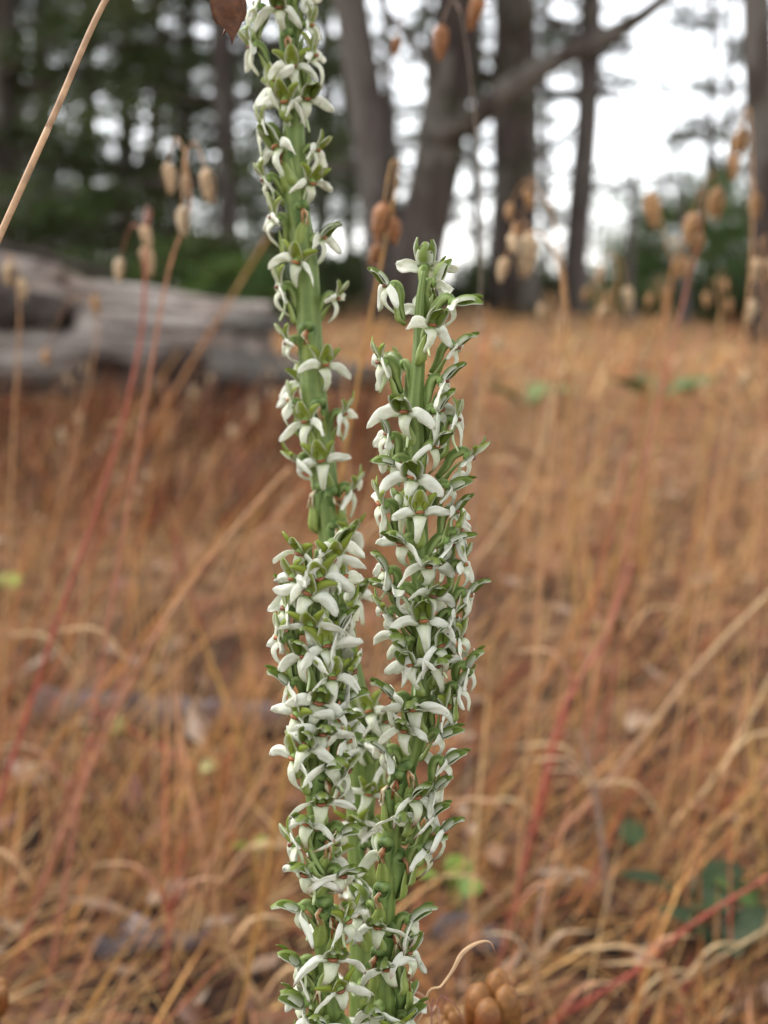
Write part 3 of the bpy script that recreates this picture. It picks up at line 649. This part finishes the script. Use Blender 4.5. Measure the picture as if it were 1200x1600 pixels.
# the pale thin stalk that arches over and hangs the dry brown husk
def arching_stalk():
    pa, pb = at(-2, 372, .205), at(166, -2, .205); d = (pa - pb).normalized(); foot = pa + d * (pa.z / -d.z); foot.z = gh(foot.x, foot.y)
    root = empty('arching_grass', foot, 'thin pale straw stalk slanting up past the wood, with a dry brown husk hanging from it', 'grass plant')
    top = at(330, -95, .205); hk = at(356, -22, .202)
    P = [foot - Vector((0, 0, .01)), foot.lerp(pa, .5), pa, pa.lerp(pb, .5), pb, at(240, -95, .205), at(300, -118, .205), top, hk]
    mb = MB(); mb.tube(catmull([p - foot for p in P], 60), lambda u: .00072 * (1 - .45 * u), 8, lambda u: lerp((.52, .33, .20), (.58, .40, .25), u), rib=.06, ribn=5)
    obj('culm', mb.mesh('culm'), M['straw'], root)
    mb = MB(); q = at(357, 71, .202) - hk; sidev = (1, .25, .1)
    cb = lambda u, v: lerp((.065, .022, .008), (.17, .065, .02), .5 + .5 * noise.noise(Vector((u * 9, v * 2, 1))))
    wf = lambda u: .0029 * (math.sin(math.pi * (.22 + .72 * u)) ** .8) * (1 if u < .55 else 1 - .93 * ((u - .55) / .45) ** .8)
    mb.blade([(0, 0, 0), q * .35 + Vector((-.0004, -.0006, 0)), q * .7 + Vector((.0006, 0, 0)), q + Vector((.0006, 0, 0))], sidev, wf, .45, .0004, cb, 12, 7, .0009, 2)
    mb.blade([(0.0006, 0.0008, 0), q * .4 + Vector((.001, .001, 0)), q * .84 + Vector((-.0012, .0006, 0))], sidev, lambda u: wf(u) * .8, -.4, .0004, cb, 10, 7, .0009, 5)
    o = obj('dry_husk', mb.mesh('dry_husk'), M['husk'], root); o.location = hk - foot
arching_stalk()

# curled dead blade and its filaments by the right spike's foot
def curled_blade():
    pts = [(650, 2300, .215), (640, 1800, .212), (662, 1574, .208), (690, 1540, .208), (708, 1515, .209), (722, 1490, .210), (745, 1474, .211), (765, 1472, .212), (775, 1490, .213)]
    P = [at(*p) for p in pts]; foot = P[0].copy(); foot.z = gh(foot.x, foot.y); P[0] = foot - Vector((0, 0, .005))
    mb = MB(); mb.tube(catmull([p - foot for p in P], 50), lambda u: .00022 + .00026 * math.exp(-((u - .62) / .14) ** 2) - .00015 * sm(.8, 1, u), 6, lambda u: lerp((.62, .42, .25), (.42, .22, .16), sm(.8, 1, u)))
    o = obj('curled_grass_blade', mb.mesh('curled_grass_blade'), M['straw']); o.location = foot
    tag(o, 'thin curled straw blade rising beside the foot of the right flower spike', 'grass stem')
    for lab, pts in (('dark purplish hair thin tendril arching over the small reddish seed head', [(676, 2300, .24), (672, 1700, .235), (684, 1568, .232), (700, 1562, .232), (715, 1576, .235), (722, 1592, .238)]),
                ('pale hair thin tendril crossing the curled straw blade', [(690, 2300, .245), (690, 1700, .245), (672, 1578, .24), (655, 1552, .238), (640, 1552, .236)])):
        P = [at(*p) for p in pts]; foot = P[0].copy(); foot.z = gh(foot.x, foot.y); P[0] = foot - Vector((0, 0, .005))
        mb = MB(); mb.tube(catmull([p - foot for p in P], 30), .00016, 5, (.33, .15, .13) if 'dark' in lab else (.55, .36, .27))
        o = obj('tendril', mb.mesh('tendril'), M['straw']); o.location = foot; tag(o, lab, 'tendril')
curled_blade()

# ------------------------------------------------------------------ stick, chips and green leaves on the soil
def stick(a, b, r, label, m='twig', name='fallen_stick', seed=1):
    p, q = hit(*a), hit(*b); c = (p + q) / 2; c.z = gh(c.x, c.y); mb = MB()
    pts = [p.lerp(q, t) - c + Vector((0, random.uniform(-.006, .006), r * .75 + random.uniform(0, .004))) for t in np.linspace(0, 1, 7)]
    mb.tube(catmull(pts, 36), lambda u: r * (1 - .25 * u), 10, (1, 1, 1), wob=.35, seed=seed)
    o = obj(name, mb.mesh(name), M[m]); o.location = c; tag(o, label, 'stick')
random.seed(23)
stick((60, 1138), (452, 1146), .0155, 'weathered greyish stick lying across the dry grass behind the lower left spike')
stick((330, 1152), (470, 1140), .006, 'thin dark twig lying against the weathered stick', 'bark', seed=4)
stick((150, 1500), (330, 1480), .006, 'short grey twig half buried in the thatch', 'twig', seed=6)
stick((690, 1462), (775, 1500), .008, 'pinkish grey twig beside the small bright green leaves', 'twig', seed=8)
def flat_leaf(px, py, L, wd, col, label, name, rot=0, n=1, m='leafy', cat='leaf', lift=.02, group=None):
    p = hit(px, py); p.z = gh(p.x, p.y); root = empty(name, p, label, cat, group)
    for i in range(n):
        a = rot + i * 2.2; d = Vector((math.cos(a), math.sin(a) * .8, .35)); s = Vector((-math.sin(a), math.cos(a), .25)); mb = MB()
        k = random.uniform(.85, 1.15); cc = tuple(c * k for c in col)
        mb.blade([Vector((0, 0, lift)) + d * L * .1, Vector((0, 0, lift + L * .1)) + d * L * .5, Vector((0, 0, lift + L * .02)) + d * L], s, lambda u: wd * math.sin(math.pi * (.08 + .88 * u)) ** .8, .25, .0006, lambda u, v: lerp(cc, tuple(c * 1.25 for c in cc), 1 - abs(v)), 8, 5, .002, i)
        if m == 'leafy': mb.tube([(0, 0, -.006), (0, 0, lift * .6), Vector((0, 0, lift)) + d * L * .1], .0008, 5, cc)
        obj('leaf' if n > 1 or m == 'leafy' else 'flake', mb.mesh('leaf'), M[m], root)
for px, py, L, wd, c, lab, nm, rot, n in [
    (706, 1436, .020, .008, (.16, .25, .04), 'small bright green seedling leaves beside the pinkish twig', 'seedling', 1.2, 2),
    (716, 1458, .014, .007, (.12, .21, .035), 'rounded bright green leaf next to the seedling', 'seedling', .4, 1),
    (1075, 1475, .036, .011, (.032, .058, .020), 'broad dark bluish green leaves under the low red stem', 'leafy_weed', .6, 3),
    (1120, 1545, .034, .010, (.022, .042, .014), 'dark green leaves under the low straw stem', 'leafy_weed', .3, 3),
    (1190, 1490, .030, .012, (.06, .11, .025), 'small mid green weed beside the dark leaves', 'leafy_weed', 2.4, 2),
    (985, 1385, .024, .008, (.06, .095, .035), 'narrow dull green leaf among the straw stems', 'leafy_weed', 1.4, 1),
    (1022, 640, .16, .035, (.08, .15, .05), 'upright green weed far out in the open meadow', 'leafy_weed', 1.5, 3),
    (825, 650, .14, .03, (.15, .19, .07), 'dull green weed in the open meadow', 'leafy_weed', 1.1, 3),
    (1080, 630, .12, .03, (.12, .17, .06), 'pale green weed beside the upright one', 'leafy_weed', 2.1, 2),
    (14, 955, .030, .011, (.26, .34, .06), 'yellow green leaf in the grass below the log', 'leafy_weed', 1.5, 2),
    (180, 1200, .024, .007, (.13, .18, .05), 'faded green leaf beside the arching tan stem', 'leafy_weed', 1.6, 2),
    (400, 1385, .012, .005, (.28, .34, .06), 'tiny yellow green leaf beside the lower left spike', 'leafy_weed', 1.0, 2),
    (312, 1252, .012, .007, (.44, .46, .20), 'pale greenish flake of leaf on the thatch', 'leafy_weed', .2, 1)]:
    flat_leaf(px, py, L, wd, c, lab, nm, rot, n)
for px, py, L, wd, c, lab in [(225, 1432, .030, .006, (.46, .36, .28), 'long pale bark chip on the thatch'), (300, 1424, .024, .005, (.45, .34, .25), 'pale bark chip beside the long one'),
    (975, 1150, .026, .012, (.46, .33, .22), 'broad pale dead leaf in the grass beside the leaning stems'), (185, 1482, .02, .009, (.46, .38, .36), 'grey chip near the half buried twig'),
    (400, 600, .05, .02, (.5, .38, .27), 'pale dead leaf below the broken branch of the log'), (720, 1290, .014, .006, (.66, .52, .40), 'small cream chip beside the right flower spike'),
    (735, 1320, .013, .006, (.62, .48, .36), 'second small cream chip beside the right flower spike'), (1150, 640, .10, .035, (.30, .15, .08), 'brown dead leaf in the open meadow'),
    (860, 740, .09, .04, (.22, .10, .06), 'dark brown dead leaf beside the long pale straw stem'), (850, 910, .06, .03, (.33, .17, .08), 'rust brown dead leaf at mid meadow'),
    (985, 985, .05, .025, (.30, .15, .07), 'curled brown dead leaf under the reddish stem')]:
    flat_leaf(px, py, L * .85, wd * .85, tuple(q * .72 for q in c), lab, 'dead_leaf', random.random() * 3, 1, 'husk', 'dead leaf', .004)

# ------------------------------------------------------------------ the orchids
WHITE, CREAM, LIP = (.80, .80, .70), (.66, .70, .48), (.64, .69, .41)
GR, GR_D, GR_L, GR_Y = (.17, .235, .030), (.085, .135, .020), (.33, .39, .12), (.29, .345, .036)
mm = .001
def flower_parts(seed, style):
    """pieces in millimetres; front is -Y, origin at the anther"""
    random.seed(seed); r = random.uniform; D = {}
    V3 = lambda *a: Vector(a) * mm
    edge = lambda g: (lambda u, v: lerp(lerp(g, GR_L, .35 * u), WHITE, sm(.45, .95, abs(v)) * .9 * (1 - .3 * u) + .35 * (1 - sm(0, .3, u))))
    horn = style == 'horned'; worn = style == 'worn'; BR = random.choice([(.26, .11, .04), (.40, .24, .11), (.20, .08, .03)])
    h = r(.8, 1.1) if horn else r(.5, .9)                 # how far the hood points up
    fwd = lambda l, e: Vector((0, -math.cos(e) * l, math.sin(e) * l))
    e = h
    b = Vector((0, .9, .35)); L = r(4.6, 5.8) * (.85 if horn else 1)
    pts = [b, b + fwd(L * .35, e + .35), b + fwd(L * .7, e + .12), b + fwd(L, e - (.15 if not horn else -.1))]
    m = MB(); m.blade([p * mm for p in pts], (1, 0, 0), lambda u: (1.62 * math.sin(math.pi * (.2 + .73 * u)) ** .75 + .1) * mm, lambda u: -.68 * (1 - .35 * u), .34 * mm,
        edge(GR_Y if horn else GR), 9, 7); D['dorsal_sepal'] = m.mesh('dorsal_sepal')
    for s, nm in ((-1, 'petal_l'), (1, 'petal_r')):
        sp = r(.35, .7) if horn else r(.02, .2); L = r(4.4, 5.6); e2 = e + (r(.1, .4) if horn else r(-.15, .1)); b = Vector((s * .95, .55, .1))
        q = lambda l, ee, o: b + Vector((s * math.sin(o) * l, -math.cos(ee) * l * math.cos(o), math.sin(ee) * l * math.cos(o)))
        pts = [b, q(L * .33, e2 - .1, sp * .5), q(L * .7, e2 + .05, sp * .9), q(L, e2 + (.25 if horn else .02), sp * (1.2 if horn else .5))]
        m = MB(); m.blade([p * mm for p in pts], (s * .55, .2, -.8), lambda u: (.84 * math.sin(math.pi * (.2 + .73 * u)) ** .8 + .07) * mm, .45 * s, .34 * mm,
            lambda u, v: lerp(lerp(GR_Y if horn else GR, GR_D, .25 + .25 * math.sin(v * 5)), WHITE, sm(.4, 1, v) * .8 + .2 * (1 - sm(0, .2, u))), 9, 5); D[nm] = m.mesh('petal')
    for s, nm in ((-1, 'sepal_l'), (1, 'sepal_r')):
        L = r(4.9, 6.4); dn = r(-.15, .75); bk = r(-.3, .6); b = Vector((s * .75, .75, -.35)); W = r(.98, 1.32)
        d = Vector((s * math.cos(dn), -.25, -math.sin(dn))); curl = r(-.35, 1.0) if not worn else r(.6, 1.5); bk += .6 * worn; W *= 1 - .3 * worn; up = r(.2, .5); tw = r(-.5, .35)
        pts = [b, b + d * L * .33 + Vector((0, -.35, up + .25)), b + d * L * .68 + Vector((0, bk * 1.2, up * .6 - curl * .5)), b + d * L * .96 + Vector((0, bk * 3.0, -curl * 2.0))]
        m = MB(); m.blade([p * mm for p in pts], (0, -.35 + tw, 1), lambda u, W=W: W * (.30 + .74 * math.sin(math.pi * (.14 + .78 * u)) ** 1.1) * (1 if u < .9 else math.sqrt(max(0.03, 1 - ((u - .9) / .105) ** 2))) * mm, r(.2, .6) * -s, .26 * mm,
            lambda u, v, e=r(.75, 1.0): lerp(lerp(lerp(CREAM, WHITE, sm(.0, .3, u)), (.52, .60, .42), .30 * (1 - abs(v)) * (1 - u)), BR, sm(e, e + .2, u) * .8 * worn), 11, 7, .00055, seed * 1.7 + s); D[nm] = m.mesh('lateral_sepal')
    L = r(4.6, 6.0); cb = r(-.4, 1.7); sx = r(-.9, .9); b = Vector((0, .35, -.65))
    pts = [b, b + Vector((sx * .2, -.9, -L * .3)), b + Vector((sx * .6, -.7 + cb * .4, -L * .66)), b + Vector((sx, .2 + cb * 1.3, -L))]
    m = MB(); m.blade([p * mm for p in pts], (1, 0, 0), lambda u: (1.48 - 1.05 * u ** .8) * (1 if u < .9 else 1 - .75 * ((u - .9) / .1) ** 2) * mm, -.32, .5 * mm,
        lambda u, v: lerp(lerp(LIP, WHITE, .55 + .45 * abs(v) - .5 * (1 - sm(0, .25, u))), (.55, .66, .30), .45 * sm(.8, 1, u)) if not worn else lerp(lerp(LIP, WHITE, .5), BR, sm(.45, .95, u) * .9), 10, 7, .0003, seed * 2.1); D['lip'] = m.mesh('lip')
    m = MB(); m.tube([V3(0, 1.6, -.1), V3(0, .9, .05), V3(0, .3, .25), V3(0, -.05, .3)], lambda u: (1.0 - .3 * u) * mm, 9, (.26, .38, .10)); D['column'] = m.mesh('column')
    m = MB(); c0 = lerp((.30, .10, .025), (.13, .04, .018), random.random())
    m.tube([V3(-.95, .1, r(-.1, .1)), V3(-.45, -.22, .1), V3(0, -.3, r(-.05, .1)), V3(.45, -.22, .1), V3(.95, .1, r(-.1, .1))], lambda u: (.12 + .30 * math.sin(math.pi * u) ** .5) * mm, 7, c0)
    D['anther'] = m.mesh('anther')
    # ovary with twisted ribs, plus the thin spur
    y = r(3.0, 3.5); m = MB(); k = r(.7, 1.15)
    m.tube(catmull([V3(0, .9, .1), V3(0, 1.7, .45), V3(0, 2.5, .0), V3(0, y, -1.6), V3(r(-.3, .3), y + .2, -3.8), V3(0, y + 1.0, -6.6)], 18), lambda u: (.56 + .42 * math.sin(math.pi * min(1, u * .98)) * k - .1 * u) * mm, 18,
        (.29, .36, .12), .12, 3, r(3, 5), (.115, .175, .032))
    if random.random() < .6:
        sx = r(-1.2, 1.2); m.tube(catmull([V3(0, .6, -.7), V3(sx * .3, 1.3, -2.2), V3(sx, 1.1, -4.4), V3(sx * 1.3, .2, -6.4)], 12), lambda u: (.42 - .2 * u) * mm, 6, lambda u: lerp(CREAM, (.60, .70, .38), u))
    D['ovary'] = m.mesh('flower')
    m = MB(); ox = r(-.5, .5); m.blade([V3(0, y + 1.2, -7.6), V3(ox * .4, y - .6, -6.6), V3(ox, y - 1.1, -4.4), V3(ox, y - 1.2 - r(0, .8), -1.8 + r(-1, 1))], (1, 0, 0), lambda u: 1.35 * math.sin(math.pi * (.2 + .78 * u)) ** .9 * mm, .55, .35 * mm,
        lambda u, v: lerp(lerp(GR_L, GR, .5 + .4 * math.sin(v * 8)), (.46, .55, .28), .5 * sm(.6, 1, abs(v))), 10, 7); D['bract'] = m.mesh('bract')
    return D
FM = {'anther': 'anther', 'ovary': 'green', 'bract': 'green', 'column': 'green', 'dorsal_sepal': 'petal', 'petal_l': 'petal', 'petal_r': 'petal', 'sepal_l': 'petal', 'sepal_r': 'petal', 'lip': 'petal'}
NAMES = {'petal_l': 'petal', 'petal_r': 'petal', 'sepal_l': 'lateral_sepal', 'sepal_r': 'lateral_sepal'}
VAR = {s: [flower_parts(100 * j + i, s) for i in range(16)] for j, s in enumerate(('hooded', 'horned', 'worn'))}
for l in VAR.values():
    for D in l:
        for k, me in D.items(): me.materials.append(M[FM[k]])
def capsule_parts(seed):
    random.seed(seed); r = random.uniform; V3 = lambda *a: Vector(a) * mm; m = MB()
    m.tube(catmull([V3(0, .6, .6), V3(0, 1.3, .9), V3(0, 1.7, -.6), V3(r(-.3, .3), 1.7, -4.2), V3(0, 2.6, -8.2)], 20), lambda u: (.7 + 1.15 * math.sin(math.pi * min(1, u ** .8))) * mm, 18, (.20, .28, .08), .11, 3, r(1.5, 3), (.065, .12, .024))
    w_ = MB()
    for i in range(3): w_.tube([V3(0, .6, .4), V3(r(-.8, .8), -.5, -.4), V3(r(-1, 1), -.6, -1.9 - r(0, 1.5))], lambda u: (.42 - .25 * u) * mm, 6, random.choice([(.24, .09, .03), (.42, .22, .10), (.6, .55, .36)]))
    b = MB(); b.blade([V3(0, 3.4, -9.2), V3(0, .2, -7.8), V3(r(-.6, .6), -.3, -4.2), V3(r(-.6, .6), -.2, -1.2)], (1, 0, 0), lambda u: 1.7 * math.sin(math.pi * (.2 + .78 * u)) ** .9 * mm, .5, .35 * mm, lambda u, v: lerp(lerp(GR_L, GR, .5 + .4 * math.sin(v * 8)), (.36, .22, .08), .8 * sm(.82, 1, u)), 10, 7)
    out = {'seed_capsule': m.mesh('seed_capsule'), 'withered_petals': w_.mesh('withered_petals'), 'bract': b.mesh('bract')}
    for k, me in out.items(): me.materials.append(M['green' if k != 'withered_petals' else 'husk'])
    return out
CAPS = [capsule_parts(700 + i) for i in range(5)]

def spike(label, axis, flowers, caps, sr, scale=1.0, style=('hooded', 'horned'), rpx=45, backs=10, seed=1, ground_shift=(0, 0)):
    """axis: (px,py,depth) tip -> foot of frame; flowers: (px,py[,yaw]) of each anther"""
    random.seed(seed)
    A = [at(*p) for p in axis]; low = A[-1]; foot = Vector((low.x + ground_shift[0], low.y + ground_shift[1], 0)); foot.z = gh(foot.x, foot.y)
    root = empty('orchid_spike', foot, label, 'orchid', 'white flowering orchid spikes')
    pts = A + [low.lerp(foot, .5), foot - Vector((0, 0, .012))]
    S = catmull([p - foot for p in pts[::-1]], 90); n = len(S)
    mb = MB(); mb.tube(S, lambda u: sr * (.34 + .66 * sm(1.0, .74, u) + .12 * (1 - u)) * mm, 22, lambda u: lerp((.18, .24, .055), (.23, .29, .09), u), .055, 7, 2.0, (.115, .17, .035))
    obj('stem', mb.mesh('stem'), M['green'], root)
    ppx = [(p[0], p[1], p[2]) for p in axis]
    def axis_at(py):
        for (x0, y0, d0), (x1, y1, d1) in zip(ppx, ppx[1:]):
            if y0 <= py <= y1: t = (py - y0) / (y1 - y0); return x0 + (x1 - x0) * t, d0 + (d1 - d0) * t
        return (ppx[0][0], ppx[0][2]) if py < ppx[0][1] else (ppx[-1][0], ppx[-1][2])
    cnt = [0]
    def place(px, py, yaw, parts, main, k, roll, pitch, dist):
        ax, ad = axis_at(py); d = ad - dist * math.cos(yaw)
        p = at(px, py, d); f = Vector((math.sin(yaw), -math.cos(yaw), 0))
        Y = -f; Z = Vector((0, 0, 1)); X = Y.cross(Z); Mx = Matrix((X, Y, Z)).transposed().to_4x4()
        Mx = Mx @ Matrix.Rotation(pitch, 4, 'X') @ Matrix.Rotation(roll, 4, 'Y')
        o = obj('flower' if main == 'ovary' else main, parts[main], None, root)
        o.matrix_local = Matrix.Translation(p - foot) @ Mx @ Matrix.Scale(k, 4)
        for nm, me in parts.items():
            if nm != main: obj(NAMES.get(nm, nm), me, None, o)
    for fl in flowers:
        px, py = fl[0], fl[1]; ax, ad = axis_at(py); rr = rpx * .2 / ad
        yaw = R(fl[2]) if len(fl) > 2 else math.asin(max(-.97, min(.97, (px - ax) / rr))); cnt[0] += 1
        sty = style[0] if random.random() < .75 else style[1]
        if random.random() < sm(1080, 1350, py) * .55 + .05: sty = 'worn'
        pit = R(fl[3]) if len(fl) > 3 else random.gauss(.0, .2)
        place(px, py, yaw, VAR[sty][(cnt[0] * 3 + random.randint(0, 1)) % 16], 'ovary', scale * random.uniform(.9, 1.1), random.gauss(0, .22), pit, rr * ad / FPX)
    for px, py in caps:
        ax, ad = axis_at(py); rr = 26; yaw = math.asin(max(-.95, min(.95, (px - ax) / rr))); cnt[0] += 1
        place(px, py, yaw, CAPS[cnt[0] % 5], 'seed_capsule', scale, random.gauss(0, .1), random.gauss(0, .08), rr * ad / FPX)
    ys = np.linspace(axis[0][1] + 60, axis[-1][1], backs) if backs else []
    for py in ys:                                    # flowers on the far side of the stem
        yaw = R(random.choice([-1, 1]) * random.uniform(125, 180)); ax, ad = axis_at(py); cnt[0] += 1
        place(ax + rpx * math.sin(yaw), py + random.uniform(-15, 15), yaw, VAR[style[0]][cnt[0] % 10], 'ovary', scale * .95, random.gauss(0, .12), random.gauss(0, .1), rpx / FPX * ad)
    return root

spike('orchid spike in sharp focus, densely set with white flowers from its green budded tip downwards',
    [(662, 424, .2), (655, 480, .2), (654, 560, .2), (648, 650, .2), (650, 750, .2), (655, 850, .2), (660, 950, .2), (660, 1050, .2), (652, 1120, .2), (628, 1230, .201), (612, 1310, .202), (603, 1400, .203), (600, 1500, .204), (602, 1640, .206)],
    [(665, 414, 160, -48), (684, 440, 110, -15), (602, 447), (676, 509), (714, 475), (592, 566), (716, 543), (697, 595), (631, 644), (603, 679), (716, 656), (683, 698), (643, 746), (708, 760), (656, 801), (593, 787), (714, 800),
     (625, 850), (706, 849), (672, 886), (727, 882), (616, 926), (677, 932), (712, 962), (662, 971), (724, 992), (626, 1004), (684, 1041), (722, 1070), (646, 1109), (692, 1150), (631, 1143), (700, 1105),
     (652, 1247), (627, 1276, 10), (678, 1274), (683, 1232), (668, 1325), (647, 1437), (605, 1515), (643, 1588), (598, 1174), (640, 1490, 60), (738, 715), (610, 725), (735, 930), (600, 890), (690, 1010), (640, 1040), (735, 1040), (700, 1190), (612, 1090), (690, 640), (720, 830), (600, 960), (695, 1300), (590, 1450), (586, 1585), (615, 1612), (560, 1640), (640, 1650)],
    [(602, 1232), (618, 1225), (598, 1330), (634, 1345), (592, 1400), (618, 1465), (634, 1525), (585, 1500), (640, 1210)], 1.65, .91, ('hooded', 'horned'), 45, 16, 5, (0.002, .006))
spike('short orchid spike of crowded white flowers rising in front of the tallest spike',
    [(497, 858, .192), (494, 900, .192), (490, 950, .192), (497, 1020, .192), (500, 1080, .192), (494, 1150, .192), (491, 1210, .193), (499, 1300, .194), (505, 1400, .195), (508, 1480, .196), (517, 1560, .197), (522, 1640, .198)],
    [(466, 865), (530, 853), (519, 876), (539, 901), (479, 928), (443, 951), (485, 981), (536, 981), (433, 997), (474, 1027), (553, 1049), (447, 1067), (498, 1099), (545, 1092), (504, 1148), (546, 1158), (457, 1186),
     (502, 1257), (478, 1288), (540, 1300), (475, 1367), (536, 1369), (462, 1421), (463, 1504), (520, 1500), (533, 1549), (468, 1567), (545, 1205), (500, 905), (455, 905), (550, 955), (512, 1010), (520, 1060), (460, 1120), (530, 1125), (478, 1165), (520, 1195), (455, 1320), (545, 1440), (500, 1605), (548, 1612), (470, 1640), (520, 1655)],
    [(512, 1225), (512, 1320), (500, 1425), (500, 1545), (520, 1440)], 1.65, .92, ('horned', 'hooded'), 46, 8, 8, (-.002, .004))
spike('tallest orchid spike, looser and slightly out of focus, passing behind the short crowded one',
    [(418, -150, .234), (432, -70, .234), (445, 20, .234), (458, 150, .234), (460, 250, .234), (466, 340, .234), (478, 410, .234), (485, 530, .234), (494, 642, .234), (504, 710, .234), (513, 800, .234), (528, 920, .234), (540, 1020, .234), (556, 1106, .234), (562, 1275, .235), (566, 1450, .236), (568, 1640, .238)],
    [(390, 74), (457, 104), (493, 87), (487, 40), (444, 159), (408, 200), (489, 287), (497, 235), (411, 282), (480, 155), (424, 340), (506, 372), (462, 410), (434, 449), (528, 466), (447, 536), (509, 571), (451, 626),
     (539, 647), (502, 721), (462, 722), (554, 766), (557, 932), (436, 12), (398, 6), (480, -10), (440, -60), (410, -100), (470, -90), (430, 230), (545, 835), (425, 130), (476, 660)],
    [(440, 240), (475, 330), (500, 640), (490, 770), (525, 780), (478, 520), (450, 60), (528, 830)], 2.45, .98, ('horned', 'hooded'), 45, 6, 11, (.004, .010))
spike('blurred short orchid spike half hidden between the crowded spike and the sharp one',
    [(590, 1098, .234), (584, 1160, .234), (574, 1250, .234), (570, 1350, .235), (572, 1480, .236), (576, 1640, .238)],
    [(576, 1112), (604, 1128), (560, 1165), (576, 1242), (610, 1190), (560, 1290), (556, 1431), (548, 1375), (562, 1545), (600, 1290), (572, 1600)],
    [(575, 1330), (570, 1440), (575, 1520)], 1.6, .95, ('horned', 'hooded'), 42, 3, 14, (-.006, .012))
